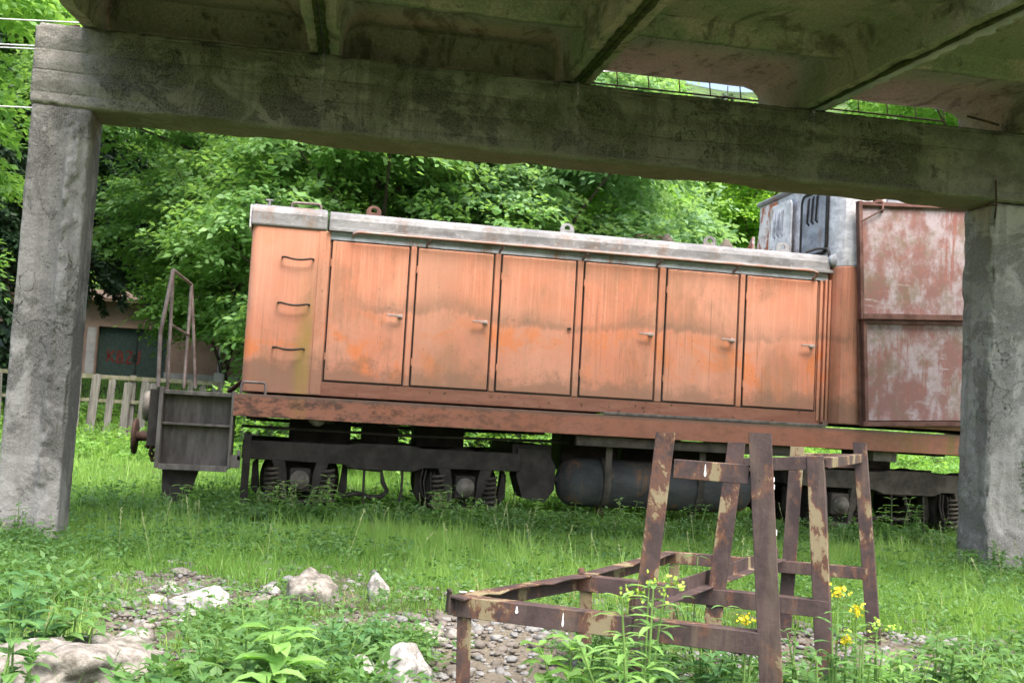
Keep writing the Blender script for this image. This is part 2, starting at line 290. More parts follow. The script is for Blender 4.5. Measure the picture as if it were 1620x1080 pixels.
# ------------------------------------------------------------------ object helpers
def tag(o, label=None, cat=None, group=None, kind=None):
    if label: o['label'] = label
    if cat: o['category'] = cat
    if group: o['group'] = group
    if kind: o['kind'] = kind
    return o
def thing(name, loc, label, cat, group=None):
    o = bpy.data.objects.new(name, None); COL.objects.link(o); o.location = loc; o.empty_display_size = .1
    o['_w'] = list(loc); return tag(o, label, cat, group)
def wloc(o):
    v = Vector((0, 0, 0))
    while o is not None:
        v += Vector(o.location); o = o.parent
    return v
class MB:
    def __init__(s): s.v = []; s.f = []; s.sm = []
    def add(s, vs, fs, smooth=False):
        b = len(s.v); s.v += [tuple(v) for v in vs]; s.f += [tuple(i+b for i in f) for f in fs]; s.sm += [smooth]*len(fs); return s
    def box(s, a, b, R=None, c=None):
        (x0, y0, z0), (x1, y1, z1) = a, b
        vs = [Vector(p) for p in ((x0, y0, z0), (x1, y0, z0), (x1, y1, z0), (x0, y1, z0), (x0, y0, z1), (x1, y0, z1), (x1, y1, z1), (x0, y1, z1))]
        if R is not None: vs = [R@(v-c)+c for v in vs]
        return s.add(vs, [(0, 3, 2, 1), (4, 5, 6, 7), (0, 1, 5, 4), (1, 2, 6, 5), (2, 3, 7, 6), (3, 0, 4, 7)])
    def bar(s, p0, p1, w_, h_, up=(0, 0, 1), off=(0, 0)):
        p0, p1 = Vector(p0), Vector(p1); d = (p1-p0).normalized(); up = Vector(up)
        sd = d.cross(up).normalized(); u2 = sd.cross(d)
        vs = []
        for p in (p0, p1):
            for a, b in ((-1, -1), (1, -1), (1, 1), (-1, 1)): vs.append(p+sd*(a*w_/2+off[0])+u2*(b*h_/2+off[1]))
        return s.add(vs, [(0, 1, 2, 3), (7, 6, 5, 4), (0, 4, 5, 1), (1, 5, 6, 2), (2, 6, 7, 3), (3, 7, 4, 0)])
    def tube(s, pts, r, n=8, closed=False):
        pts = [Vector(p) for p in pts]; rs = r if isinstance(r, (list, tuple)) else [r]*len(pts)
        ring = []; prev = None
        for i, p in enumerate(pts):
            d = (pts[min(i+1, len(pts)-1)]-pts[max(i-1, 0)]).normalized()
            if prev is None: a = d.orthogonal().normalized()
            else: a = (prev-d*prev.dot(d)).normalized()
            prev = a; b = d.cross(a)
            ring.append([p+(a*math.cos(t)+b*math.sin(t))*rs[i] for t in [2*math.pi*j/n for j in range(n)]])
        vs = [v for rg in ring for v in rg]; fs = []
        for i in range(len(pts)-1):
            for j in range(n):
                k = (j+1) % n; fs.append((i*n+j, i*n+k, (i+1)*n+k, (i+1)*n+j))
        s.add(vs, fs, True); s.add(ring[0], [tuple(range(n))[::-1]]); s.add(ring[-1], [tuple(range(n))]); return s
    def cyl(s, p0, p1, r, n=24): return s.tube([p0, p1], r, n)
    def lathe(s, c, axis, prof, n=28):
        # prof: (distance along axis, radius)
        ax = Vector(axis).normalized(); a = ax.orthogonal().normalized(); b = ax.cross(a); c = Vector(c)
        vs = []; fs = []
        for (t, r) in prof:
            for j in range(n):
                q = 2*math.pi*j/n; vs.append(c+ax*t+(a*math.cos(q)+b*math.sin(q))*max(r, 1e-4))
        for i in range(len(prof)-1):
            for j in range(n):
                k = (j+1) % n; fs.append((i*n+j, i*n+k, (i+1)*n+k, (i+1)*n+j))
        return s.add(vs, fs, True)
    def prism(s, poly, vec):
        poly = [Vector(p) for p in poly]; n = len(poly); vec = Vector(vec)
        vs = poly+[p+vec for p in poly]
        return s.add(vs, [tuple(range(n))[::-1], tuple(range(n, 2*n))]+[(i, (i+1) % n, (i+1) % n+n, i+n) for i in range(n)])
    def build(s, name, mat, parent=None, bevel=0, seg=2):
        o0 = wloc(parent) if parent else Vector((0, 0, 0))
        me = bpy.data.meshes.new(name)
        me.from_pydata([(v[0]-o0.x, v[1]-o0.y, v[2]-o0.z) for v in s.v], [], s.f)
        me.polygons.foreach_set('use_smooth', s.sm)
        me.materials.append(mat); me.update()
        import bmesh
        bm = bmesh.new(); bm.from_mesh(me); bmesh.ops.recalc_face_normals(bm, faces=bm.faces); bm.to_mesh(me); bm.free()
        o = bpy.data.objects.new(name, me); COL.objects.link(o)
        if parent: o.parent = parent
        if bevel:
            bv = o.modifiers.new('b', 'BEVEL'); bv.width = bevel; bv.segments = seg; bv.limit_method = 'ANGLE'; bv.angle_limit = rad(40)
            bv.harden_normals = False
        return o
def npmesh(name, V, F, mat, parent=None, tint=None, smooth=False):
    """V (n,3); F (m,k) all faces with k corners"""
    me = bpy.data.meshes.new(name); n, m, k = len(V), len(F), F.shape[1]
    o0 = wloc(parent) if parent else Vector((0, 0, 0))
    V = V-np.array(o0)
    me.vertices.add(n); me.vertices.foreach_set('co', V.astype(np.float32).ravel())
    me.loops.add(m*k); me.loops.foreach_set('vertex_index', F.astype(np.int32).ravel())
    me.polygons.add(m); me.polygons.foreach_set('loop_start', np.arange(0, m*k, k, dtype=np.int32))
    me.update(calc_edges=True)
    if tint is not None:
        a = me.attributes.new('tint', 'FLOAT', 'POINT'); a.data.foreach_set('value', tint.astype(np.float32))
    if smooth: me.polygons.foreach_set('use_smooth', np.ones(m, dtype=bool))
    me.materials.append(mat)
    o = bpy.data.objects.new(name, me); COL.objects.link(o)
    if parent: o.parent = parent
    return o
def fbm(v, o=4): return mnoise.fractal(Vector(v), 1.0, 2.0, o)
def rough_block(a, b, res, amp, chip, seed, warp=None):
    """box with gridded faces, worn and chipped edges"""
    a, b = Vector(a), Vector(b); n = [max(1, int(round((b[i]-a[i])/res))) for i in range(3)]
    idx = {}; vs = []; fs = []
    def vid(i, j, k):
        q = (i, j, k)
        if q not in idx: idx[q] = len(vs); vs.append(q)
        return idx[q]
    for ax in range(3):
        u, v = [t for t in range(3) if t != ax]
        for side in (0, n[ax]):
            for i in range(n[u]):
                for j in range(n[v]):
                    def mk(p, q):
                        c = [0, 0, 0]; c[ax] = side; c[u] = p; c[v] = q; return vid(*c)
                    f = (mk(i, j), mk(i+1, j), mk(i+1, j+1), mk(i, j+1))
                    fs.append(f)
    out = []
    ctr = (a+b)/2
    for q in vs:
        p = Vector([a[i]+(b[i]-a[i])*q[i]/n[i] for i in range(3)])
        ext = [0 if 0 < q[i] < n[i] else (1 if q[i] == n[i] else -1) for i in range(3)]
        cnt = sum(1 for e in ext if e)
        s3 = Vector((seed, seed*1.7, seed*.3))
        if cnt >= 2:
            cc = chip*(.25+max(0, fbm(p*16+s3, 4))*.8+1.6*max(0, fbm(p*3.1+s3, 3)-.18))
            for i in range(3):
                if ext[i]: p[i] -= ext[i]*cc
        elif cnt == 1:
            for i in range(3):
                if ext[i]: p[i] += ext[i]*amp*(.6*fbm(p*3.0+s3, 5)+.45*fbm(p*13+s3, 4))
        if warp: p = warp(p, ext)
        out.append(p)
    mb = MB(); mb.add(out, fs, True); return mb

# ------------------------------------------------------------------ terrain
GRAVEL = [(.75, 4.25, .72, .85), (.30, 4.75, .25, .35), (-.38, 5.35, .36, .36), (-.55, 4.6, .20, .50), (-.45, 3.85, .17, .30), (.95, 3.2, .7, .7), (2.3, 4.15, .85, .50), (-.62, 5.85, .34, .20), (.1, 5.35, .30, .15), (.1, 3.6, .35, .25), (1.6, 3.7, .6, .5)]
def gravel(x, y):
    g = 0
    for cx, cy, rx, ry in GRAVEL:
        g = np.maximum(g, 1-((x-cx)/rx)**2-((y-cy)/ry)**2)
    return g
def hz(x, y):
    x = np.asarray(x, float); y = np.asarray(y, float)
    z = .08+.025*np.sin(x*1.3+1)*np.sin(y*1.1)+.012*np.sin(x*4.1+y*2.3)
    z = z+np.clip((y-12.5)/4.5, 0, 1)**1.5*.22+np.clip((y-17.3)/9, 0, 1)*1.15
    z = z+np.clip(y-34, 0, 40)*.62+.6*np.clip((y-34)/6, 0, 1)*np.sin(x*.31+y*.2)
    return z
def seg_line(lo, hi, fine0, fine1, df, dc):
    out = []; t = lo
    while t < hi:
        out.append(t); t += df if fine0 <= t < fine1 else dc
    out.append(hi); return np.array(out)
xs = seg_line(-60, 90, -3, 7, .1, 1.2); ys = seg_line(-30, 80, 2, 10, .1, .8)
X, Y = np.meshgrid(xs, ys); Zg = hz(X, Y)
nz = np.array([[mnoise.noise(Vector((x*2.2, y*2.2, 0))) if (-4 < x < 8 and 1 < y < 11) else 0 for x in xs] for y in ys])
Zg = Zg+nz*.02
nx, ny = len(xs), len(ys)
V = np.stack([X.ravel(), Y.ravel(), Zg.ravel()], 1)
ii, jj = np.meshgrid(np.arange(nx-1), np.arange(ny-1)); b0 = (jj*nx+ii).ravel()
F = np.stack([b0, b0+1, b0+nx+1, b0+nx], 1)
gr = npmesh('ground', V, F, m_ground(), smooth=True); tag(gr, kind='structure')
ga = gr.data.attributes.new('gravel', 'FLOAT', 'POINT')
ga.data.foreach_set('value', np.clip(gravel(X, Y).ravel()*3+.3*nz.ravel(), 0, 1).astype(np.float32))

# ------------------------------------------------------------------ concrete frame (two columns and the beam)
CY = 7.16
cf = thing('concrete_portal', (1.5, CY+.17, .08), 'dark stained concrete portal frame in front of the orange locomotive', 'concrete portal')
def warpL(p, ext):
    h = (3.2-p.z)/3.1
    if ext[1] == -1 or p.y < CY+.2:
        u = (p.x+1.78)/.36
        n1 = fbm((p.x*9, 1, p.z*4.5), 5); n2 = fbm((p.x*14, 4, p.z*11), 4); w1 = .03*fbm((2, 2, p.z*1.7), 3)
        lump = max(0, min(1, (.13-abs(u-.74-w1))/.03))*max(0, min(1, (n1+.28)/.12))
        rid = .024*lump*(1+.3*n2)-.016*max(0, min(1, (u-.30+w1)/.02))*max(0, min(1, (.60-u+w1)/.03))
        rid *= 1 if p.z < 2.6 else max(0, 1-(p.z-2.6)*8)
        p.y -= rid+.006*fbm((p.x*9, 5, p.z*7), 5)
    return p
mb = rough_block((-1.785, CY, 0), (-1.425, CY+.36, 2.76), .015, .006, .018, 3, warpL)
mb.build('column', M['column'], cf)
def warpR(p, ext):
    p.x += .018*fbm((p.y*5, 2, p.z*5), 5)*(1 if ext[0] == -1 else 0)
    if ext[1] == -1: p.y += .016*fbm((p.x*7, 9, p.z*7), 5)
    if ext[0] == -1 and ext[1] == -1: p.x += .02*fbm((3, 1, p.z*6), 5)
    return p
mb = rough_block((4.80, CY, 0), (5.24, CY+.36, 2.74), .016, .008, .03, 11, warpR)
mb.build('column', M['columnlit'], cf)
def warpB(p, ext):
    if ext[2] == -1:
        p.z += .012*fbm((p.x*2.2, p.y*3, 1), 5)+.05*max(0, fbm((p.x*1.6, 7+p.y*2, 3), 5)-.12)
    if ext[0] == -1 and ext[2] == 1: p.x += .05; p.z -= .03
    if ext[1] == -1: p.y += .006*math.sin(p.z*45)+.012*fbm((p.x*2, 1, p.z*6), 4)
    return p
mb = rough_block((-1.80, CY-.006, 2.75), (5.26, CY+.355, 3.275), .022, .007, .022, 5, warpB)
def m_beamend():
    k = NM('beam_with_grey_ends', .9); return k
mb.build('beam', M['beam'], cf)
for pts, r_ in (([(4.80, CY-.02, 2.62), (4.79, CY-.05, 2.71), (4.795, CY-.03, 2.9)], .006), ([(4.72, CY-.01, 2.705), (4.80, CY-.05, 2.715)], .006), ([at(1530, 184, CY-.03), at(1560, 192, CY-.05), at(1580, 198, CY-.01)], .008), ([at(65, 39, CY+.1), at(100, 44, CY+.05), at(125, 42, CY+.15)], .010)):
    MB().tube(pts, r_, 6).build('rebar', M['rust'], cf)

# ------------------------------------------------------------------ ribbed roof slabs
SLX, SLZ = .0443, .0797    # run of the slabs: they climb away from the camera
def slab_pt(x, y, z): return Vector((x+SLX*(y-CY), y, z+SLZ*(y-CY)))
JX = [-1.545, -.03, 1.67, 3.385, 5.09, 6.75]
SL_LAB = ['leftmost ribbed roof slab with green algae and a free outer edge', 'ribbed roof slab second from the left with pinkish soffit above the beam', 'ribbed roof slab with open far end right of the dark mossy joint', 'ribbed roof slab over the right column with bright crumbled strip along its joint', 'rightmost ribbed roof slab beyond the right column']
YN, YF = 4.5, 7.95
for i in range(5):
    x0, x1 = JX[i]+.012, JX[i+1]-.012
    base = slab_pt((x0+x1)/2, 7.3, 3.28)
    t = thing('roof_slab', base, SL_LAB[i], 'concrete slab', 'ribbed roof slabs lying side by side on the beam')
    # plate as grid
    def sheet(xa, xb, za, zb, ya=YN, yb=YF, res=.12, amp=.006):
        m_ = rough_block((xa, ya, za), (xb, yb, zb), res, amp, .012, i*3+1)
        m_.v = [tuple(slab_pt(*v)) for v in m_.v]; return m_
    sheet(x0, x1, 3.575, 3.65).build('slab_plate', M['soffit'], t)
    for s, xa in ((1, x0), (-1, x1)):
        # tapered rib: wide at the root with a fillet
        pr = [(0, 3.28), (.085*s, 3.28), (.105*s, 3.44), (.125*s, 3.52), (.17*s, 3.562), (.24*s, 3.577), (0, 3.577)]
        ny_ = 100; vs = []; fs = []
        for j in range(ny_+1):
            y = YN+(YF-YN)*j/ny_
            for (dx, z) in pr:
                e = .014*fbm((i*5+s, y*3.2, dx*9+z*4), 5)
                ch = .03*max(0, fbm((i*7+s*3, y*2.1, 2), 5)-.05) if z < 3.3 else 0
                if i in (2, 3) and z < 3.5 and y > 7.4: pass
                vs.append(slab_pt(xa+dx+(e if dx else 0), y, z+e*.5+ch))
        n_ = len(pr)
        for j in range(ny_):
            for q in range(n_):
                r_ = (q+1) % n_; fs.append((j*n_+q, j*n_+r_, (j+1)*n_+r_, (j+1)*n_+q))
        m_ = MB(); m_.add(vs, fs, False); m_.add(vs[:n_], [tuple(range(n_))]); m_.add(vs[-n_:], [tuple(range(n_))])
        m_.build('edge_rib', M['soffit'], t)
        # moss strip under the joint side of the rib
        if i > 0 or s < 0:
            mm = MB(); vs = []; fs = []
            for j in range(61):
                y = 4.52+(7.15-4.52)*j/60; wv = .018+.02*abs(fbm((i*9+s, y*4, 0), 4))+(.05*max(0, .35+fbm((y*7, 3, 1), 5)) if (i == 3 and s > 0) else 0)
                for q, (dx, z) in enumerate(((-.008*s, 3.272), (wv*s, 3.268), (wv*s, 3.29), (-.008*s, 3.30))):
                    vs.append(slab_pt(xa+dx, y, z+.006*fbm((y*9, q, i), 3)))
            for j in range(60):
                for q in range(4): fs.append((j*4+q, j*4+(q+1) % 4, (j+1)*4+(q+1) % 4, (j+1)*4+q))
            mm.add(vs, fs, True); mm.build('moss_strip', M['moss'] if i != 3 or s < 0 else M['plinth'], t)
    def rib(y0, y1, zlo, nm):
        pr = [(y0-.05, 3.577), (y0-.015, 3.55), (y0, zlo+.01), (y0+.01, zlo), (y1, zlo), (y1+.02, 3.55), (y1+.05, 3.577)]
        vs = []; fs = []; nxx = 26; n_ = len(pr)
        for j in range(nxx+1):
            x = x0+.09+(x1-x0-.18)*j/nxx; u = min(j, nxx-j)/nxx; end = .04*max(0, 1-u/.06)
            for (y, z) in pr:
                e = .008*fbm((x*4, y*5, z*5+i), 4); cc = (.02*max(0, fbm((x*3, i, 8), 5)) if z < zlo+.02 else 0)
                vs.append(slab_pt(x, y-end+e, min(z+cc+e, 3.60)))
        for j in range(nxx):
            for q in range(n_-1): fs.append((j*n_+q, j*n_+q+1, (j+1)*n_+q+1, (j+1)*n_+q))
        m_ = MB(); m_.add(vs, fs, True); m_.build(nm, M['soffit'], t)
    if i in (0, 1): rib(7.50, 7.60, 3.355, 'end_rib')
    for yy in (6.45, 5.2): rib(yy, yy+.08, 3.46, 'cross_rib')

# rebar lattice hanging in the open slab ends
lt = thing('rebar_lattice', (2.7, 7.9, 3.35), 'thin rusty rebar lattice showing in the gap above the beam', 'rebar lattice')
a0, a1 = at(925, 104, 8.0), at(1492, 168, 8.0); b0_, b1_ = at(925, 130, 8.0), at(1492, 192, 8.0)
m_ = MB(); m_.tube([a0, a0.lerp(a1, .5)+Vector((0, 0, .01)), a1], .006, 6); m_.tube([b0_, b1_], .007, 6); m_.build('long_bar', M['rust'], lt)
for j in range(13):
    u = j/12; m_ = MB(); m_.tube([a0.lerp(a1, u)+Vector((0, 0, .01)), b0_.lerp(b1_, u+.004)], .005, 6); m_.build('cross_bar', M['rust'], lt)

# ------------------------------------------------------------------ locomotive
LY = 9.26; SY = 9.05
L = thing('locomotive', (3.5, 10.2, .08), 'faded orange diesel shunting locomotive with grey roof standing in the grass', 'locomotive')
LYB = 11.10
# hood
hood = MB().box((.10, LY+.012, 1.09), (4.575, LYB, 2.47)); hood = hood.build('engine_hood', M['orange'], L, .012)
end = MB(); c_ = []
for (x, y) in ((.118, LY-.005), (-.46, LY-.005)): c_.append((x, y, 1.095))
for k in range(1, 7):
    a = rad(90*k/6); c_.append((-.46-.06*math.sin(a), LY+.055-.06*math.cos(a), 1.095))
c_ += [(-.52, LYB+.0, 1.095), (.118, LYB, 1.095)]
end.prism(c_, (0, 0, 1.365)); end = end.build('radiator_end', M['orange'], L, .006)
# end rim strip left + roof
rf = MB(); zr = [(LY-.03, 2.462), (LY-.035, 2.56), (LY-.02, 2.60), (LY+.03, 2.632), (LY+.25, 2.66), (10.2, 2.70), (LYB-.25, 2.66), (LYB, 2.62), (LYB+.03, 2.462)]
def roofprof(x): return [(x, y, z) for y, z in zr]
rf.prism(roofprof(.10), (4.475, 0, 0)); roof = rf.build('roof', M['roof'], L, .008)
rf = MB(); zr = [(LY-.022, 2.46), (LY-.026, 2.575), (LY-.01, 2.615), (LY+.05, 2.645), (LY+.3, 2.67), (10.2, 2.71), (LYB-.25, 2.67), (LYB, 2.62), (LYB+.02, 2.46)]
rf.prism([(-.535, y, z) for y, z in zr], (.62, 0, 0)); re_ = rf.build('end_roof', M['roof'], L, .02, 3)
MB().box((-.548, LY-.002, 2.44), (-.530, LYB, 2.63)).build('end_flange', M['white'], L, .004)
MB().box((.10, LY-.045, 2.462), (4.60, LY-.028, 2.492)).build('roof_lip', M['roof'], L, .004)
MB().box((.112, LY-.006, 2.393), (4.57, LY+.012, 2.458)).build('drip_strip', M['gutter'], L, .003)
# pipe on brackets
m_ = MB(); m_.tube([(.30, LY+.0, 2.435), (.305, LY-.06, 2.445), (.34, LY-.09, 2.457), (.42, LY-.095, 2.458), (2.4, LY-.095, 2.462), (4.38, LY-.095, 2.462), (4.43, LY-.08, 2.45), (4.435, LY-.04, 2.42), (4.42, LY, 2.40)], .0125, 8)
gp = m_.build('gutter_pipe', M['pinkpipe'], L)
for x in (.92, 1.545, 2.28, 2.95, 3.66): MB().bar((x, LY-.0, 2.40), (x+.02, LY-.095, 2.448), .012, .02).build('pipe_bracket', M['pipe'], gp)
# lifting eyes
for x in (.464, 2.146, 3.457, 4.152):
    m_ = MB(); o = []; y = LY+.06
    for k in range(13):
        a = rad(180*k/12); o.append((x+.062*math.cos(a), y, 2.665+.055*math.sin(a)))
    outer = [(x+.062, y, 2.60)]+o+[(x-.062, y, 2.60)]
    inner = []
    for k in range(15):
        a = rad(-40+260*k/14); inner.append((x+.024*math.cos(a), y, 2.675+.024*math.sin(a)))
    inner = inner
    n = 15; vs = [Vector(p) for p in outer]+[Vector(p) for p in inner]; vs += [v+Vector((0, .018, 0)) for v in vs]
    N2 = 30; fs = []
    for k in range(n-1):
        fs += [(k, k+1, n+k+1, n+k), (N2+k, N2+n+k, N2+n+k+1, N2+k+1), (k, N2+k, N2+k+1, k+1), (n+k, n+k+1, N2+n+k+1, N2+n+k)]
    fs += [(0, n, 2*n-1, n-1), (N2, N2+n-1, N2+2*n-1, N2+n), (n, N2+n, N2+2*n-1, 2*n-1)]
    m_.add(vs, fs); m_.build('lifting_eye', M['panelframe'] if x < 1 else M['roof'], roof, .003)
for x in (3.093, 3.653):
    MB().lathe((x, LY+.17, 2.64), (0, 0, 1), [(0, .06), (.03, .06), (.03, .045), (.05, .045), (.055, .03), (.08, .028), (.085, .0)], 16).build('filler_cap', M['dusty'], roof)
# rubbish leaves on roof
m_ = MB()
for k in range(14):
    x = 2.75+random.random()*.35; m_.bar((x, LY+.02+random.random()*.1, 2.655), (x+.04, LY+.05, 2.67+random.random()*.02), .02, .004)
m_.build('dead_leaves', M['rust'], roof)
def grab(p0, p1, out, name, par, r=.008, sag=0, mat=None):
    p0, p1, out = Vector(p0), Vector(p1), Vector(out); pts = [p0]
    pts += [p0+out*.6, p0+out*.9+(p1-p0)*.03, p0+out+(p1-p0)*.10]
    for k in range(1, 6): u = .1+.8*k/6; pts.append(p0.lerp(p1, u)+out+Vector((0, 0, -sag*math.sin(math.pi*k/6))))
    pts += [p1+out-(p1-p0)*.10, p1+out*.9-(p1-p0)*.03, p1+out*.6, p1]
    return MB().tube(pts, r, 8).build(name, mat or M['pipe'], par)
grab((-.216, LY+.06, 2.62), (.023, LY+.06, 2.625), (0, 0, .065), 'roof_grab_handle', re_, .011)
MB().tube([(-.40, LY+.05, 2.64), (-.40, LY+.05, 2.685)], .012, 8).cyl((-.43, LY+.05, 2.685), (-.37, LY+.05, 2.685), .009, 8).build('roof_valve', M['roof'], re_)
for i, (xa, xb, z) in enumerate(((-.262, -.009, 2.21), (-.271, -.018, 1.832), (-.286, -.036, 1.465))):
    grab((xa, LY, z), (xb, LY, z), (0, -.055, 0), 'ladder_rung', end, .0085, .014, M['black'])
# corner post between end and door field
MB().box((.03, LY-.012, 1.10), (.118, LY-.004, 2.455)).build('corner_strip', M['orange'], L, .002)
# doors
DX = [(.140, .777), (.857, 1.500), (1.580, 2.225), (2.310, 2.965), (3.058, 3.715), (3.797, 4.470)]
for i, (xa, xb) in enumerate(DX):
    m_ = MB().box((xa-.011, LY+.004, 1.212), (xb+.012, LY+.0145, 2.392)); m_.build('door_gap_shade', M['rubber'], hood)  # dark sheet behind the door, painted in for the shade of the gap
    d = MB().box((xa, LY-.012, 1.223), (xb, LY+.006, 2.382)).build('hood_door', M['orange'], L, .006)
    if i == 3: d['label'] = 'browner grimy hood door'
    hx = xb-.03
    if i != 2:
        m_ = MB().lathe((hx-.012, LY-.011, 1.79), (0, -1, 0), [(0, .022), (.012, .022), (.014, .012), (.04, .011)], 14)
        m_.bar((hx+.005, LY-.05, 1.79), (hx-.06, LY-.055, 1.793), .016, .022); m_.bar((hx-.058, LY-.055, 1.793), (hx-.125, LY-.05, 1.796), .012, .016)
        m_.build('door_handle', M['handle'], d, .003)
    else: MB().box((hx-.02, LY-.03, 1.785), (hx+.01, LY-.011, 1.80)).build('broken_handle', M['rust'], d)
    for z in (1.42, 2.2):
        MB().cyl((xa-.004, LY-.013, z-.03), (xa-.004, LY-.013, z+.03), .006, 8).build('hinge', M['orange'], d)
    if i < 5:
        xn = DX[i+1][0]; MB().box((xb+.018, LY-.010, 1.215), (xn-.018, LY+.0035, 2.388)).build('door_post', M['orange'], hood, .003)
MB().box((4.495, LY-.012, 1.13), (4.522, LY+.01, 2.39)).build('door_post', M['orange'], hood, .003)
MB().box((.105, LY-.006, 1.095), (4.52, LY+.002, 1.205)).build('hood_skirt', M['skirt'], hood, .003)
# deck & sill
MB().box((-1.12, SY+.02, 1.035), (8.9, 11.32, 1.068)).build('deck', M['step'], L, .004)
sl_ = MB(); sl_.box((-.555, SY, .892), (8.9, SY+.012, 1.072)); sl_.box((-.555, SY+.012, .892), (8.9, SY+.07, .904)); sl_.build('side_sill', M['sill'], L, .003)
MB().box((-.555, 11.30, .892), (8.9, 11.32, 1.068)).build('side_sill', M['sill'], L, .003)
MB().box((2.48, SY-.004, 1.074), (4.50, SY+.11, 1.098)).build('wooden_plank', M['step'], L, .004).rotation_euler = (0, 0, 0)
m_ = MB()
m_.box((2.44, SY+.0, 1.073), (2.56, SY+.10, 1.08)); m_.build('moss_patch', M['lf_lime'], L)
grab((-.506, SY+.02, 1.06), (-.315, SY+.02, 1.06), (0, 0, .105), 'deck_grab_handle', L, .011)
MB().bar((-.62, SY+.35, 1.08), (-.50, SY+.30, 1.19), .10, .008).build('bent_plate', M['rust'], L)
# cab
cabpoly = [(4.60, 10.95), (4.60, LY+.04), (4.605, LY-.02), (4.62, LY-.08), (4.65, LY-.14), (4.70, LY-.175), (4.78, LY-.19), (6.9, LY-.19), (6.9, 10.95)]
MB().prism([(x, y, 1.11) for x, y in cabpoly], (0, 0, 1.41)).build('cab_lower_body', M['orange'], L, .01)
MB().prism([(x+.004, y+.004, 2.52) for x, y in cabpoly], (0, 0, .86)).build('cab_upper_body', M['cabgrey'], L, .01)
MB().prism([(x-.03 if x < 5 else x+.03, y-.03 if y < 10 else y+.03, 3.38) for x, y in cabpoly], (0, 0, .05)).build('cab_roof', M['roof'], L, .02)
for xa in (4.535, 4.572): MB().box((xa, LY-.03, 1.12), (xa+.022, LY+.02, 2.40)).build('cab_edge_strip', M['orange'], L, .003)
MB().box((4.55, LY-.04, 1.10), (4.60, LY+.3, 1.14)).build('cab_skirt', M['sill'], L)
# front windows of the cab, blanked with louvred sheets (in plane X = 4.6)
def cabwin(y0, y1, z0, z1, x, mat, name, ring=True):
    pts = []; r = .07
    for cy, cz, a0 in ((y1-r, z1-r, 0), (y0+r, z1-r, 90), (y0+r, z0+r, 180), (y1-r, z0+r, 270)):
        for k in range(5): a = rad(a0+90*k/4); pts.append((x, cy+r*math.cos(a), cz+r*math.sin(a)))
    o = MB().prism(pts, (-.014, 0, 0)).build(name, mat, L)
    if ring: MB().tube([(x-.014, p[1], p[2]) for p in pts+[pts[0]]], .016, 8).build('window_gasket', M['rubber'], o)
    for k in range(3):
        yy = y0+(y1-y0)*(.36+.17*k); MB().tube([(x-.012, yy, z0+.30), (x-.034, yy, z0+.32), (x-.026, yy, z0+.54), (x-.012, yy, z0+.56)], .0105, 8).build('louvre', M['louvre'] if not ring else M['rubber'], o)
    return o
cabwin(LY+.09, LY+.62, 2.68, 3.28, 4.6, M['louvre'], 'blanked_window')
cabwin(LY+.78, LY+1.30, 2.66, 3.30, 4.56, M['shutter'], 'louvred_shutter', False)
MB().prism([(4.54, LY+1.22, 2.66), (4.54, LY+1.66, 2.66), (4.56, LY+1.52, 3.34), (4.56, LY+1.20, 3.34)], (.03, 0, 0)).build('rusty_shutter_edge', M['peel'], L)
MB().prism([(4.50, LY+1.60, 2.62), (4.50, LY+1.78, 2.62), (4.50, LY+1.74, 2.95), (4.50, LY+1.62, 3.05)], (.03, 0, 0)).build('rusty_bracket', M['peel'], L)
m_ = MB(); m_.tube([(4.40, LY+.12, 2.66), (4.50, LY+.10, 2.70), (4.58, LY+.06, 2.70), (4.60, LY+.03, 2.62)], .012, 8); m_.build('cab_hose', M['rubber'], L)
MB().lathe((4.61, LY-.02, 2.585), (0, -1, 0), [(0, .055), (.03, .055), (.04, .045), (.045, 0)], 18).build('marker_lamp', M['gutter'], L)
m_ = MB()
for x in (4.95, 5.25, 5.6, 5.95, 6.3): m_.box((x, LY-.203, 2.54), (x+.012, LY-.19, 3.36))
m_.box((4.72, LY-.20, 2.515), (6.9, LY-.188, 2.535)); m_.build('cab_seams', M['gutter'], L)
MB().box((5.02, LY-.205, 2.85), (5.22, LY-.192, 3.22)).build('cab_side_window', M['louvre'], L, .003)
# rear hood
MB().box((6.9, LY, 1.09), (8.6, LYB, 2.3)).build('rear_hood', M['orange'], L, .02)
MB().box((6.9, LY-.03, 2.3), (8.63, LYB+.03, 2.42)).build('rear_roof', M['roof'], L, .02)
# front platform with steps
st = MB().box((-1.125, SY, .455), (-1.095, SY+.34, 1.09)); st.build('step_side_plate', M['step'], L, .003)
MB().box((-.57, SY, .47), (-.55, SY+.34, 1.085)).build('step_side_plate', M['step'], L, .003)
m_ = MB(); m_.box((-1.095, SY+.012, .455), (-.57, SY+.18, .468)); m_.box((-1.095, SY-.0, .445), (-.57, SY+.01, .49)); m_.build('step_tread', M['step'], L, .003)
MB().box((-1.095, SY+.06, .795), (-.57, SY+.33, .815)).build('step_tread', M['step'], L, .003)
MB().box((-1.095, SY+.19, .468), (-.57, SY+.20, .795)).build('step_riser', M['step'], L, .003)
MB().box((-1.095, SY+.19, .815), (-.57, SY+.20, 1.06)).build('step_riser', M['step'], L, .003)
MB().box((-.56, SY+.02, .48), (-.475, SY+.06, .58)).box((-.50, SY+.02, .54), (-.475, SY+.06, .62)).build('step_bracket', M['step'], L, .003)
MB().box((-1.20, SY+.04, .62), (-1.12, 11.30, 1.068)).build('headstock', M['black'], L, .006)
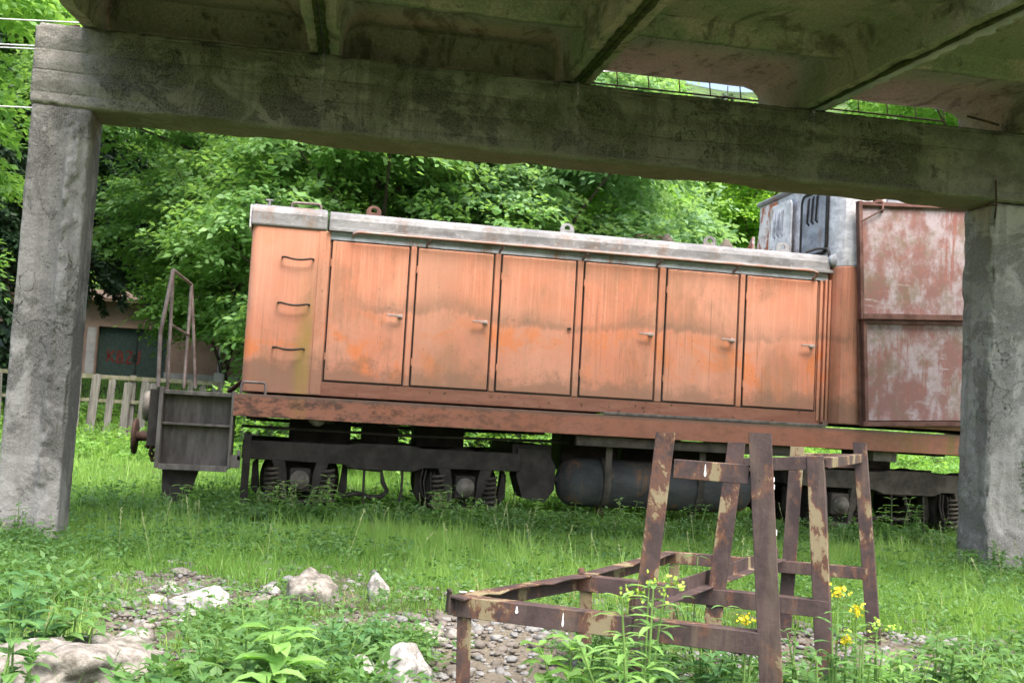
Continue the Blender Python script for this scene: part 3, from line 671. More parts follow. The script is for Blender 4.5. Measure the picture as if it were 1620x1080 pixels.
# handrails
hb = MB().tube([at(250, 612, SY+.02), at(254, 525, SY+.02), at(274, 427, SY+.02)], .016, 8).build('handrail_post', M['pipe'], L)
hp = [[at(274, 428, SY+.08), at(265, 612, SY+.10)], [at(303, 450, SY+.75), at(298, 520, SY+.75), at(291, 614, SY+.75)], [at(303, 451, SY+.82), at(306, 520, SY+.85), at(309, 614, SY+.88)]]
for p in hp: MB().tube(p, .0135, 8).build('handrail_post', M['pipe'], L)
MB().tube([at(274, 427, SY+.05), at(303, 450, SY+.78)], .0135, 8).build('handrail_bar', M['pipe'], L)
MB().tube([at(270, 513, SY+.08), at(298, 530, SY+.75)], .011, 8).build('handrail_bar', M['pipe'], L)
# buffer & coupler
bu = MB().lathe((-1.20, 9.75, .93), (-1, 0, 0), [(0, .085), (.06, .085), (.065, .125), (.10, .128), (.125, .12), (.13, .0)], 28).build('buffer', M['hub'], L)
cp = MB().lathe((-1.43, 10.2, .66), (-1, .0, .0), [(0, .0), (.0, .155), (.015, .16), (.03, .15), (.035, .05), (.03, 0)], 28)
cp.cyl((-1.43, 10.2, .66), (-1.22, 10.2, .67), .045, 14); cp.build('coupler', M['rust'], L)
m_ = MB()
for k in range(9):
    c = Vector((-1.27+.06*random.random()-.03, 10.05+.15*random.random(), .50+.34*k/9)); a = random.random()*3
    m_.tube([c+Vector((.035*math.cos(t), .02*math.sin(t), .045*math.sin(t+a))) for t in [2*math.pi*q/10 for q in range(11)]], .014, 6)
m_.build('coupler_chain', M['rust'], L)
MB().prism([(-1.09, SY+.25, .45), (-.80, SY+.25, .45), (-.88, SY+.25, .17), (-1.07, SY+.25, .14)], (0, .04, 0)).build('rail_guard', M['black'], L)
MB().box((-.47, SY+.30, .18), (-.41, SY+.36, .75)).build('brake_hanger', M['black'], L)
# underframe
ub = MB(); ub.box((-1.1, 9.75, .90), (8.8, 9.87, 1.03)); ub.box((-1.1, 10.5, .90), (8.8, 10.62, 1.03))
for x in (-.45, .15, .68, 1.9, 3.1, 4.2, 5.6, 7): ub.box((x, SY+.08, .87), (x+.10, 11.28, 1.03))
ub.build('underframe', M['black'], L, .004)
MB().box((2.28, SY+.10, .80), (4.35, SY+.16, .885)).build('ribbed_side_rail', M['dusty'], L, .004)
pp = MB()
for y, z, r in ((9.42, .81, .012), (10.9, .86, .016)): pp.tube([(-.5, y, z), (1.0, y, z-.01), (2.2, y, z+.01), (2.3, y+.1, z)], r, 8)
pp.build('brake_pipes', M['black'], L)
MB().lathe((.11, SY+.12, .895), (0, 0, -1), [(0, .075), (.02, .07), (.05, .03), (.055, 0)], 18).build('lamp_cap', M['hub'], L)
MB().box((5.02, SY+.12, .80), (5.25, SY+.34, .89)).build('junction_box', M['hub'], L, .008)
# bogies
def bogie(cx, lab, ends=(-1.17, 1.17), mat='dusty', zc=.405):
    B = MB(); wb = .69
    for y0 in (9.38, 10.93):
        B.prism([(cx-1.17, y0, .545), (cx-1.17, y0, .70), (cx-.3, y0, .70), (cx-.2, y0, .72), (cx+.2, y0, .72), (cx+.3, y0, .70), (cx+1.17, y0, .70), (cx+1.17, y0, .545), (cx+.34, y0, .535), (cx+.25, y0, .50), (cx-.25, y0, .50), (cx-.34, y0, .535)], (0, .09, 0))
    B.box((cx-1.15, 9.40, .55), (cx-1.05, 10.98, .68)); B.box((cx+1.05, 9.40, .55), (cx+1.15, 10.98, .68))
    B.box((cx-.3, 9.47, .52), (cx+.3, 10.93, .71)); B.box((cx-.16, 10.0, .71), (cx+.16, 10.4, .92))
    b = B.build('bogie', M[mat], L, .008); b['label'] = lab
    for s in (-1, 1):
        ax = cx+s*wb
        for y0, out in ((9.38, -1), (11.02, 1)):
            yy = y0 if out < 0 else y0
            h = MB()
            for q in (-1, 1):
                h.prism([(ax+q*.13, yy, .545), (ax+q*.235, yy, .545), (ax+q*.20, yy, .44), (ax+q*.155, yy, .33), (ax+q*.135, yy, .22), (ax+q*.09, yy, .20), (ax+q*.105, yy, .44)], (0, .07*-out, 0))
            h.bar((ax-.10, yy-.02*-out, .215), (ax+.10, yy-.02*-out, .215), .05, .03)
            h.build('pedestal', M[mat], b, .006)
            x_ = MB().box((ax-.085, yy-.03*-out, .30), (ax+.085, yy+.10*-out, .49)).build('axle_box', M[mat], b, .012)
            x2 = MB().lathe((ax, yy+(.03*out), zc-.01), (0, out, 0), [(0, .078), (.02, .078), (.03, .07), (.035, .052), (.05, .05), (.055, 0)], 24); x2.build('bearing_cap', M['hub'], b)
            for q in (-1, 1):
                sx = ax+q*.225; pts = []
                for k in range(6*12+1):
                    a = 2*math.pi*k/12; pts.append((sx+.052*math.cos(a), yy+.03*-out+.052*math.sin(a), .245+.24*k/72))
                MB().tube(pts, .013, 6).box((sx-.07, yy-.03, .225), (sx+.07, yy+.09, .243)).build('coil_spring', M['dusty'], b)
        W = MB()
        for yw, sg in ((9.68, -1), (10.72, 1)):
            W.lathe((ax, yw, .385), (0, sg, 0), [(-.06, .0), (-.06, .335), (-.035, .335), (-.03, .305), (.055, .30), (.055, .255), (.02, .245), (.015, .12), (.05, .11), (.05, 0)], 40)
        W.cyl((ax, 9.45, .385), (ax, 10.95, .385), .06, 14); W.build('wheelset', M['black'], b)
        for q in (-1, 1):
            br = MB(); br.prism([(ax+q*.36, 9.62, .56), (ax+q*.40, 9.62, .50), (ax+q*.40, 9.62, .30), (ax+q*.355, 9.62, .24), (ax+q*.33, 9.62, .30), (ax+q*.345, 9.62, .42)], (0, .10, 0)); br.build('brake_shoe', M[mat], b, .004)
    def hose(pts, r): MB().tube(pts, r, 7).build('brake_hose', M['black'], b)
    hose([(cx-.30, 9.42, .52), (cx-.02, 9.42, .50), (cx+.0, 9.42, .40), (cx+.04, 9.42, .33), (cx+.0, 9.42, .28), (cx-.1, 9.42, .27), (cx-.2, 9.42, .30), (cx-.35, 9.42, .27)], .02)
    for x in (cx-.16, cx+.16): hose([(x, 9.41, .54), (x, 9.40, .35), (x+random.uniform(-.03, .03), 9.39, .17)], .011)
    for x, zb in ((cx+.34, .28), (cx+.37, .22)): hose([(x-.01, 9.40, .52), (x-.03, 9.38, .42), (x, 9.38, zb+.02), (x+.05, 9.38, zb), (x+.07, 9.39, zb+.05), (x+.06, 9.40, .50)], .007)
    hose([(cx+1.02, 9.40, .50), (cx+1.03, 9.37, .35), (cx+1.0, 9.37, .24), (cx+.9, 9.38, .22)], .007)
    return b
bogie(.69, 'near bogie, sooty black', mat='black'); bogie(5.50, 'rear bogie, dusty grey brown', mat='dusty', zc=.40)
# gear drive housing between bogie and tank
m_ = MB().prism([(1.84, 9.45, .74), (1.84, 9.45, .50), (1.90, 9.45, .32), (2.10, 9.45, .29), (2.18, 9.45, .40), (2.18, 9.45, .60), (2.10, 9.45, .74)], (0, .35, 0))
m_.lathe((2.18, 9.47, .49), (1, 0, 0), [(0, 0), (0, .035), (.06, .035), (.06, .02), (.12, .02)], 12); m_.build('gear_housing', M['black'], L)
MB().box((1.80, 9.5, .56), (2.15, 10.6, .78)).build('equipment_box', M['black'], L, .01)
# air tank
T = MB().lathe((2.20, 9.50, .475), (1, 0, 0), [(0, 0), (.004, .06), (.03, .135), (.07, .18), (.12, .205), (.18, .213), (.35, .213), (.352, .217), (.37, .217), (.372, .213), (.9, .213), (.905, .218), (.925, .218), (.93, .213), (1.62, .213), (1.68, .205), (1.73, .18), (1.77, .135), (1.80, .06), (1.805, 0)], 48)
T = T.build('air_tank', M['tank'], L)
for x in (2.61, 3.46):
    pts = [(x, 9.50+.222*math.cos(a), .475+.222*math.sin(a)) for a in [rad(v) for v in range(-270, 91, 12)]]
    s_ = MB()
    for k in range(len(pts)-1): s_.bar(pts[k], pts[k+1], .055, .007, (1, 0, 0)) if False else s_.add([Vector(pts[k])+Vector((-.03, 0, 0)), Vector(pts[k])+Vector((.03, 0, 0)), Vector(pts[k+1])+Vector((.03, 0, 0)), Vector(pts[k+1])+Vector((-.03, 0, 0))], [(0, 1, 2, 3)])
    s_.box((x-.028, 9.275, .50), (x+.028, 9.285, .88)); s_.box((x-.04, 9.26, .80), (x+.04, 9.29, .86)); s_.build('tank_strap', M['dusty'], T)
    MB().box((x-.03, 9.47, .21), (x+.03, 9.53, .262)).build('drain_cock', M['rust'], T)
for xa, xb, zb in ((-.12, .42, .66), (.66, .82, .70), (1.0, 1.44, .70), (2.35, 2.9, .55)): MB().box((xa, 9.98, zb), (xb, 10.42, .90)).build('equipment_box', M['black'], L, .012)
# far side equipment visible through the gaps
m_ = MB().box((3.0, 10.2, .35), (4.2, 11.0, .85)); m_.build('equipment_box', M['black'], L, .01)
# rails
for y, lab in ((9.68, 'nearer rusty rail of the track under the locomotive'), (10.72, 'farther rusty rail of the track under the locomotive')):
    m_ = MB().prism([(-9, y-.045, -.02), (-9, y-.045, .0), (-9, y-.008, .015), (-9, y-.008, .055), (-9, y-.028, .06), (-9, y-.028, .082), (-9, y+.028, .082), (-9, y+.028, .06), (-9, y+.008, .055), (-9, y+.008, .015), (-9, y+.045, .0), (-9, y+.045, -.02)], (24, 0, 0))
    o = m_.build('rail', M['rust']); tag(o, lab, 'rail', 'track rails')

# ------------------------------------------------------------------ rusty double sheet leaning on the cab
PB = Vector((4.80, 8.99, 1.10))
P = thing('sheet_metal_gate', PB, 'flaking red and white rusty sheet metal gate leaning on the locomotive cab', 'metal gate')
Rt = Matrix.Rotation(rad(3.2), 3, 'Y')
def rbx(a, b): return MB().box(tuple(PB+Vector(a)), tuple(PB+Vector(b)), Rt.inverted(), PB)
rbx((.02, -.0, .99), (1.95, .012, 1.96)).build('upper_sheet', M['panel'], P)
rbx((.05, .01, .05), (1.95, .022, .93)).build('lower_sheet', M['panel'], P)
for nm, a, b in (('frame_bar', (0, -.035, .94), (.035, .03, 1.99)), ('frame_bar', (.035, -.03, 1.95), (1.95, .03, 1.985)), ('frame_bar', (.02, -.04, .94), (1.95, .0, .99)), ('frame_bar', (.03, -.02, .03), (.062, .03, .93)), ('frame_bar', (.062, -.02, .90), (1.95, .01, .932)), ('frame_bar', (.0, -.04, -.0), (1.95, .03, .038)), ('frame_bar', (.0, .03, .04), (.03, .05, .94))):
    rbx(a, b).build(nm, M['panelframe'], P, .003)
MB().tube([PB+Vector((-.085, -.03, 1.80)), PB+Vector((.13, -.035, 1.93))], .008, 6).build('stay_rod', M['rust'], P)
MB().tube([PB+Vector((.12, -.02, 1.90)), PB+Vector((.13, -.02, 2.00)), PB+Vector((.10, -.02, 2.0))], .012, 6).box(tuple(PB+Vector((.05, -.03, 1.98))), tuple(PB+Vector((.12, .02, 2.03)))).build('hook', M['panelframe'], P)

# ------------------------------------------------------------------ steel trestle frame
TB = Vector((1.5, 3.6, .1))
T = thing('steel_trestle', TB, 'rusty angle iron trestle frame with battered legs standing on the gravel', 'metal frame')
e1 = Vector((.848, -.53, 0)); e2 = Vector((.53, .848, 0))
ZL, ZT = .43, .874
def angle(p0, p1, a, b, w1=.062, w2=.05, th=.006, name='rail', jig=0, mat=None):
    """L section: leg 1 of width w1 along direction a, leg 2 of width w2 along direction b, corner on the line p0-p1"""
    p0, p1 = Vector(p0), Vector(p1); a = Vector(a).normalized(); b = Vector(b).normalized(); m_ = MB()
    n = 12 if jig else 1; pts = [p0.lerp(p1, k/n) for k in range(n+1)]
    prof = [(0, 0), (w1, 0), (w1, th), (th, th), (th, w2), (0, w2)]
    vs = []; fs = []
    for k, p in enumerate(pts):
        for q, (u, v) in enumerate(prof):
            j = jig*fbm((k*.7, q//4, p0.x*3), 3) if q >= 4 else 0
            vs.append(p+a*u+b*v+Vector((0, 0, j)))
    for k in range(n):
        for q in range(6): fs.append((k*6+q, k*6+(q+1) % 6, (k+1)*6+(q+1) % 6, (k+1)*6+q))
    m_.add(vs, fs); m_.add(vs[:6], [tuple(range(6))]); m_.add(vs[-6:], [tuple(range(6))])
    return m_.build(name, mat or M['frame'], T, .0015, 1)
FL, ML, BL = Vector((.476, 3.317, ZL)), Vector((.989, 3.857, ZL)), Vector((1.606, 4.70, ZL))
FR, MR, BR = Vector((1.255, 2.819, ZL)), Vector((1.728, 3.408, ZL)), Vector((2.395, 4.338, ZL))
dn = Vector((0, 0, -1))
# cross rails
angle(FL, FR-e1*.02, dn, e2, .060, .055, name='lower_rail')
angle(ML, MR, dn, e2, .055, .05, name='lower_rail')
angle(BL, BR, dn, e2, .050, .045, name='lower_rail')
# left side rails with the wavy top flange
sd = (ML-FL).normalized(); sd2 = (BL-ML).normalized()
rt = Vector((sd.y, -sd.x, 0)); rt2 = Vector((sd2.y, -sd2.x, 0))
up4 = Vector((0, 0, .004))
angle(FL+up4-rt*.004-sd*.02, ML+up4, dn, rt, .058, .055, name='side_rail', jig=.009)
angle(ML+up4, BL+up4, dn, rt2, .058, .055, name='side_rail', jig=.009)
# short legs
def short_leg(p, zb, tp=e1, w_=.045): angle(p+dn*.055+e2*.008+e1*.01, Vector((p.x+.012, p.y-.0, zb))+e2*.008+e1*.01, e1, e2, w_, .045, name='leg', mat=M['frametan'])
short_leg(FL, .05); short_leg(ML, .05); short_leg(BL, .05)
# battered main legs : (top, bottom)
def leg(top, bot, a, b, w1, w2, mat=None):
    return angle(top, bot, a, b, w1, w2, .006, 'leg', mat=mat)
def ext(t, m_, zb):  # extend t-m down to zb
    t, m_ = Vector(t), Vector(m_); k = (zb-t.z)/(m_.z-t.z); return t+(m_-t)*k
L1t, L1m = (.975, 2.995, .951), (.945, 3.012, .30)
leg(L1t, ext(L1t, (.930, 3.02, .263), .05), e1, e2, .055, .05, M['frametan'])
L2t = (1.192, 2.855, .963); leg(L2t, ext(L2t, (1.240, 2.83, .304), .05), e1, e2, .062, .06)
L3t = (1.43, 3.60, .93); leg(L3t, ext(L3t, (1.365, 3.632, .136), .05), e1, e2, .060, .055, M['frametan'])
L5t = (1.698, 3.427, .895); leg(L5t, ext(L5t, (1.744, 3.399, .181), .05), -e1, e2, .055, .05)
L4t = (2.085, 4.525, .921); leg(L4t, ext(L4t, (2.062, 4.54, .123), .05), e1, e2, .06, .05)
L6t = (2.352, 4.36, .954); leg(L6t, ext(L6t, (2.425, 4.315, .1), .05), -e1, e2, .055, .05)
# top rails
o3 = Vector((0, 0, 0))
angle((1.025, 2.973, ZT+.003), (1.200, 2.862, ZT), dn, e2, .052, .045, name='top_rail')
angle((1.44, 3.600, ZT), (1.698, 3.432, .902), dn, e2, .045, .05, name='top_rail')
angle((2.10, 4.522, ZT+.02), (2.352, 4.366, .905), dn, e2, .06, .05, name='top_rail')
angle((1.725, 3.43, .897), (2.34, 4.36, .905), dn, -e1, .035, .04, name='top_rail')
# diagonal brace lying on the lower rails
dg = MB(); q0, q1 = Vector((.94, 3.06, ZL+.004)), Vector((2.03, 4.50, ZL+.004))
n_ = (q1-q0).normalized(); s_ = Vector((n_.y, -n_.x, 0))
angle(q0, q1, (0, 0, 1), s_, .052, .04, name='diagonal_brace')
# bent sheet corner and rivet
MB().lathe(ML+Vector((.015, .0, .008)), (0, 0, 1), [(0, .014), (.012, .012), (.018, .006), (.02, 0)], 12).build('rivet', M['rust'], T)
m_ = MB(); c_ = FL-e1*.004; m_.add([c_+Vector((-.008, -.004, .012)), c_+Vector((-.010, -.004, -.055)), c_+Vector((-.012, .05, -.055)), c_+Vector((-.010, .06, .012)), c_+Vector((-.003, -.008, .014)), c_+Vector((-.003, -.008, -.055)), c_+Vector((-.005, .05, -.055)), c_+Vector((-.003, .06, .014))], [(0, 1, 2, 3), (4, 7, 6, 5), (0, 4, 5, 1), (3, 2, 6, 7), (0, 3, 7, 4)])
m_.build('bent_corner_plate', M['rust'], T)
# bird droppings
m_ = MB()
def drop(c, w_, h_, n=-e2):
    c = Vector(c); a = e1; pts = []
    for k in range(12):
        t = 2*math.pi*k/12; rr = 1 if math.sin(t) < 0 else .45
        pts.append(c+a*(w_*math.cos(t)*rr)+Vector((0, 0, h_*math.sin(t))))
    m_.prism([p-e2*.001 for p in pts], e2*.002)
fr = (FR-FL)
drop(FL+fr*.22+Vector((0, 0, -.018))-e2*.001, .006, .011); drop(FL+fr*.375+Vector((0, 0, -.03))-e2*.001, .004, .02)
drop(Vector((1.100, 2.925, ZT-.022))-e2*.001, .004, .018)
m_.prism([FL+Vector((.03, .02, .0085))+Vector((.012*math.cos(t), .008*math.sin(t), 0)) for t in [k*.7 for k in range(9)]], (0, 0, .002))
m_.prism([FL+Vector((.06, .045, .0085))+Vector((.007*math.cos(t), .005*math.sin(t), 0)) for t in [k*.7 for k in range(9)]], (0, 0, .002))
for k in range(3):
    u = random.random()**.8*.4; p = Vector(L2t).lerp(Vector((1.240, 2.83, .304)), u)+e1*.0625+e2*(.002+.006*random.random())
    m_.box(tuple(p-Vector((.0012, .0012, .006+.012*random.random()))), tuple(p+Vector((.0012, .0012, .006))))
m_.build('droppings', M['droppings'], T)['kind'] = 'stuff'

# ------------------------------------------------------------------ fence
FY = 17.0
fe = thing('picket_fence', (-1.5, FY, .3), 'grey weathered picket fence with mossy rails below the pink garage', 'fence')
x = -6.2; k = 0
while x < 4.5:
    h = 1.30+random.uniform(-.06, .05); w_ = random.uniform(.08, .125); tl = random.uniform(-.05, .05); zb = random.choice((.25, .30, .5, .35))
    if random.random() > .05:
        y_ = FY-.03+random.uniform(-.01, .01)
        MB().prism([(x, y_, zb), (x+w_, y_, zb+.01), (x+w_+tl, y_, h-.03), (x+w_*.6+tl, y_, h), (x+tl, y_, h-.02)], (0, .022, 0)).build('picket', M['wood'], fe, .003)
    x += w_+random.uniform(.07, .14); k += 1
for z0, z1 in ((.93, .98), (1.27, 1.33)): MB().bar((-6.4, FY+.03, (z0+z1)/2), (4.6, FY+.03, (z0+z1)/2), .05, z1-z0).build('fence_rail', M['mosswood'], fe, .004)
for x in (-5.6, -2.55, .4, 3.4): MB().box((x, FY+.05, .1), (x+.09, FY+.13, 1.35)).build('fence_post', M['wood'], fe, .005)

# ------------------------------------------------------------------ garage building
BY = 30.0; GZ = 1.0
gb = thing('garage_building', (-3, BY+2, GZ), 'pink plastered garage building with dark green doors behind the fence', 'building')
def wall_with_holes(x0, x1, z0, z1, holes, y0, y1):
    m_ = MB(); cx = x0
    for (a, b, t) in holes:
        m_.box((cx, y0, z0), (a, y1, z1)); m_.box((a, y0, t), (b, y1, z1)); cx = b
    m_.box((cx, y0, z0), (x1, y1, z1)); return m_
wall_with_holes(-10.5, 3.2, GZ, 3.56, [(-8.7, -6.5, 2.83), (-5.36, -3.64, 2.87)], BY, BY+.3).build('wall', M['plaster'], gb)
m_ = MB(); m_.box((-10.5, BY+4.7, GZ), (3.2, BY+5, 3.56)); m_.box((-10.5, BY+.3, GZ), (-10.2, BY+4.7, 3.56)); m_.box((2.9, BY+.3, GZ), (3.2, BY+4.7, 3.56)); m_.build('wall', M['plaster'], gb)
MB().prism([(-10.8, BY-.35, 3.50), (-10.8, BY-.35, 3.58), (-10.8, BY+2.5, 4.05), (-10.8, BY+5.35, 3.58), (-10.8, BY+5.35, 3.50)], (14.3, 0, 0)).build('roof', M['slate'], gb)
for a, b, g in ((-8.7, -6.5, False), (-5.36, -3.64, True)):
    d = MB().box((a, BY+.12, GZ), (b, BY+.17, 2.85)).build('garage_door', M['greendoor'], gb)
    MB().box(((a+b)/2+.09, BY+.105, GZ), ((a+b)/2+.12, BY+.119, 2.85)).build('door_seam', M['rubber'], d)
    MB().box(((a+b)/2+.02, BY+.08, 2.05), ((a+b)/2+.10, BY+.119, 2.20)).build('padlock', M['rubber'], d)
    if g:
        G = MB(); th = .05
        strokes = {'K': [((0, 0), (0, 1)), ((0, .45), (.75, 1)), ((.15, .55), (.8, 0))], 'B': [((0, 0), (0, 1)), ((0, 1), (.6, .85)), ((.6, .85), (.55, .6)), ((.55, .6), (0, .5)), ((.5, .55), (.75, .25)), ((.75, .25), (.5, .02)), ((.5, .02), (0, 0))],
                   'Z': [((0, 1), (.75, 1)), ((.75, 1), (0, 0)), ((0, 0), (.8, .03))], 'J': [((.6, 1.15), (.6, .1)), ((.6, .1), (.0, 0))]}
        xx = -5.10
        for ch, wd in (('K', .21), ('B', .18), ('Z', .19), ('J', .16)):
            for (p, q) in strokes[ch]:
                P0 = (xx+p[0]*wd, BY+.117, 1.97+p[1]*.30-.02*(xx+5)); P1 = (xx+q[0]*wd, BY+.117, 1.97+q[1]*.30-.02*(xx+5))
                G.bar(P0, P1, .004, th, (0, 0, 1)) if abs(P0[0]-P1[0]) > 1e-3 else G.box((P0[0]-th/2, BY+.115, min(P0[2], P1[2])), (P0[0]+th/2, BY+.119, max(P0[2], P1[2])))
            xx += wd+.035
        G.build('graffiti', M['redpaint'], d)
MB().box((-5.62, BY-.04, GZ), (-5.40, BY-.003, 2.83)).build('door_frame', M['plinth'], gb)
MB().box((-3.66, BY-.02, GZ), (3.2, BY-.003, 1.78)).build('plinth', M['plinth'], gb)
MB().cyl((-2.30, BY-.08, GZ), (-2.22, BY-.08, 3.5), .045, 10).build('drain_pipe', M['plinth'], gb)
o = MB().box((-1.60, 20.0, hz(-1.6, 20)-.1), (-1.42, 20.12, 1.55)).build('boundary_post', M['plinth'], None, .01); tag(o, 'short pale boundary post among shrubs left of the orange hood', 'post')

# ------------------------------------------------------------------ wires
for i, (y0, lab) in enumerate(((17, 'topmost thin wire crossing the trees at top left'), (57, 'upper of the two close thin wires left of the concrete frame'), (62, 'lower of the two close thin wires left of the concrete frame'), (155, 'lowest thin wire reaching the left column below the beam end'))):
    a = at(-700, y0-24, 13); b = at(1900, y0+65, 13); m_ = MB()
    m_.tube([a.lerp(b, k/24)-Vector((0, 0, .15*math.sin(math.pi*k/24))) for k in range(25)], .008, 6); o = m_.build('overhead_wire', M['wire']); tag(o, lab, 'wire', 'overhead wires')

# ------------------------------------------------------------------ foliage
def quads_to_mesh(name, Q, mat, parent, tint):
    n = len(Q); V = Q.reshape(-1, 3); F = np.arange(n*4).reshape(n, 4)
    return npmesh(name, V, F, mat, parent, np.repeat(tint, 4))
def unit(v): return v/np.maximum(np.linalg.norm(v, axis=-1, keepdims=True), 1e-9)
def sprays(C, D, n_leaf, L_, lw, ll, rng, droop=.35, flat=.75):
    """C (m,3) origins, D (m,3) directions -> leaf quads (m*n,4,3), tint"""
    m = len(C); t = (np.arange(n_leaf)+.5)/n_leaf
    D = unit(D); up = np.array([0, 0, 1.]); S_ = unit(np.cross(D, up)+1e-6); U_ = np.cross(S_, D)
    ln = L_*rng.uniform(.6, 1.2, (m, 1, 1))
    side = np.where(np.arange(n_leaf) % 2 == 0, 1., -1.)[None, :, None]
    off = rng.normal(0, .10, (m, n_leaf, 1))
    P = C[:, None]+D[:, None]*t[None, :, None]*ln+S_[:, None]*(side*.10*(1-.5*t[None, :, None])+off)*ln+np.array([0, 0, -1.])*(droop*ln*t[None, :, None]**2)+rng.normal(0, .05, (m, n_leaf, 3))*ln
    ax = unit(D[:, None]*.7+S_[:, None]*side*.8+rng.normal(0, .35, (m, n_leaf, 3))+np.array([0, 0, -.35]))
    nr = unit(np.array([0, 0, 1.])*flat+D[:, None]*.35+rng.normal(0, .35, (m, n_leaf, 3)))
    sd = unit(np.cross(ax, nr)); nr = np.cross(sd, ax)
    l = ll*rng.uniform(.7, 1.25, (m, n_leaf, 1)); w_ = l*lw
    q = np.stack([P, P+ax*l*.45+sd*w_*.5+nr*l*.06, P+ax*l, P+ax*l*.45-sd*w_*.5+nr*l*.06], 2)
    tint = np.clip(rng.normal(.45, .18, (m, 1))+rng.normal(0, .16, (m, n_leaf)), 0, 1)
    return q.reshape(-1, 4, 3), tint.ravel()
def tree(name, base, h, r, zlo, mat, label, cat='tree', group=None, blobs=16, per=90, n_leaf=22, ll=.12, seed=0, trunk_r=.14, L_=.6, lean=0, squash=.75, axis_bias=None, copy_of=None):
    rng = np.random.default_rng(seed); base = Vector(base)
    t = thing(name, base, label, cat, group)
    B = []; 
    for k in range(blobs):
        z = zlo+(h-zlo)*((k+.5)/blobs)+rng.normal(0, .15); u = (z-zlo)/(h-zlo)
        rr = r*math.sin(math.pi*(.18+.78*u))**.7; a = k*2.4+rng.uniform(0, .8); q = rr*rng.uniform(.35, .85)
        B.append((base.x+lean*u+q*math.cos(a), base.y+q*math.sin(a), base.z+z, r*rng.uniform(.30, .48)))
    Cs = []; Ds = []
    for (bx, by, bz, br) in B:
        d = unit(rng.normal(0, 1, (per, 3))); d[:, 2] = np.abs(d[:, 2])*.9-.25; d = unit(d)
        Cs.append(np.array([bx, by, bz])+d*br*(rng.uniform(.25, 1, (per, 1))**.6)*np.array([1, 1, squash])); dd = d.copy(); dd[:, 2] *= .35; Ds.append(dd+rng.normal(0, .2, (per, 3)))
    q, ti = sprays(np.concatenate(Cs), np.concatenate(Ds), n_leaf, L_, .55, ll, rng)
    quads_to_mesh('crown', q, mat, t, ti)
    m_ = MB(); top = Vector((base.x+lean*.8, base.y, base.z+h*.85)); b2 = base-Vector((0, 0, .3))
    pts = [b2.lerp(top, k/7)+Vector((.08*math.sin(k*1.7+seed), .08*math.cos(k*1.3), 0))*(k > 0) for k in range(8)]
    m_.tube(pts, [trunk_r*(1-.11*k) for k in range(8)], 10)
    for (bx, by, bz, br) in B[:]:
        s0 = pts[min(7, max(1, int((bz-base.z-.6)/h*8)))]; e_ = Vector((bx, by, bz)); mid = s0.lerp(e_, .5)+Vector((0, 0, .15))
        m_.tube([s0, mid, e_, e_+(e_-s0).normalized()*br*.6], [trunk_r*.32, trunk_r*.2, trunk_r*.1, .006], 6)
    m_.build('trunk', M['bark'], t); return t
def conifer(base, h, r, mat, label, seed, zlo=.3, droop=.5, trunk_r=.16, group=None, nw=34, quad=.085):
    rng = np.random.default_rng(seed); base = Vector(base); t = thing('conifer_tree', base, label, 'tree', group)
    Q = []; T_ = []; m_ = MB(); m_.tube([base-Vector((0, 0, .3)), base+Vector((0, 0, h))], [trunk_r, .02], 10)
    for wv in range(nw):
        u = wv/nw; z = zlo+(h-zlo)*u; L_ = r*(1-u)**.75*rng.uniform(.8, 1.1)+.15
        for b in range(7):
            a = rng.uniform(0, 6.28); d = np.array([math.cos(a), math.sin(a), 0]); n = int(12+L_*34)
            s = rng.uniform(.08, 1, n)**.8; P = np.array(base)+np.array([0, 0, z])+d*(s*L_)[:, None]+np.array([0, 0, -1.])*(droop*L_*(s**1.5))[:, None]
            sd = np.array([-d[1], d[0], 0.]); sg = rng.choice([-1, 1], n)[:, None]
            for rep in range(3):
                ax = unit(d*.6+sd*sg*rng.uniform(.3, 1.1, (n, 1))+np.array([0, 0, -.6])+rng.normal(0, .3, (n, 3)))
                nr = unit(np.array([0, 0, 1.])+rng.normal(0, .5, (n, 3))); s2 = unit(np.cross(ax, nr)); l = (quad*1.8)*rng.uniform(.6, 1.3, (n, 1)); w_ = l*.20
                Pj = P+rng.normal(0, .03, (n, 3)); Q.append(np.stack([Pj-s2*w_*.4, Pj+ax*l*.5+s2*w_, Pj+ax*l, Pj+ax*l*.5-s2*w_], 1)); T_.append(rng.uniform(0, 1, n))
            if b < 4: m_.tube([base+Vector((0, 0, z)), base+Vector((d[0]*L_, d[1]*L_, z-droop*L_))], [.02, .006], 5)
    quads_to_mesh('crown', np.concatenate(Q), mat, t, np.concatenate(T_)); m_.build('trunk', M['bark'], t); return t
def tz(x, y): return float(hz(x, y))
def tb(x, y): return (x, y, tz(x, y))
TG = 'broadleaf trees behind the locomotive'
tree('broadleaf_tree', tb(-.75, 19.5), 8.8, 3.2, 2.7, M['lf_mid'], 'broad tree reaching left of the hood beneath the beam', group=TG, seed=1, blobs=26, per=105, trunk_r=.17, ll=.125, lean=-1.2)
tree('broadleaf_tree', (-3.45, 37.0, tz(-3.45, 37.0)), 15.0, 4.5, 7.5, M['lf_dark'], 'tall tree with thick dark trunk behind the pink garage', group=TG, seed=21, blobs=22, per=90, trunk_r=.42, ll=.2, L_=.9)
tree('broadleaf_tree', tb(.9, 16.5), 6.2, 2.5, .8, M['lf_mid'], 'dense mid green tree directly above the first hood doors', group=TG, seed=2, blobs=24, per=130, ll=.115)
tree('broadleaf_tree', tb(3.6, 17.2), 6.4, 2.5, 1.0, M['lf_cool'], 'cool green tree with drooping leaves above the middle hood doors', group=TG, seed=3, blobs=24, per=130, ll=.13)
tree('broadleaf_tree', tb(4.5, 19.5), 9.0, 2.4, 1.0, M['lf_bright'], 'bright green tree above the last hood doors', group=TG, seed=4, blobs=24, per=120, ll=.11)
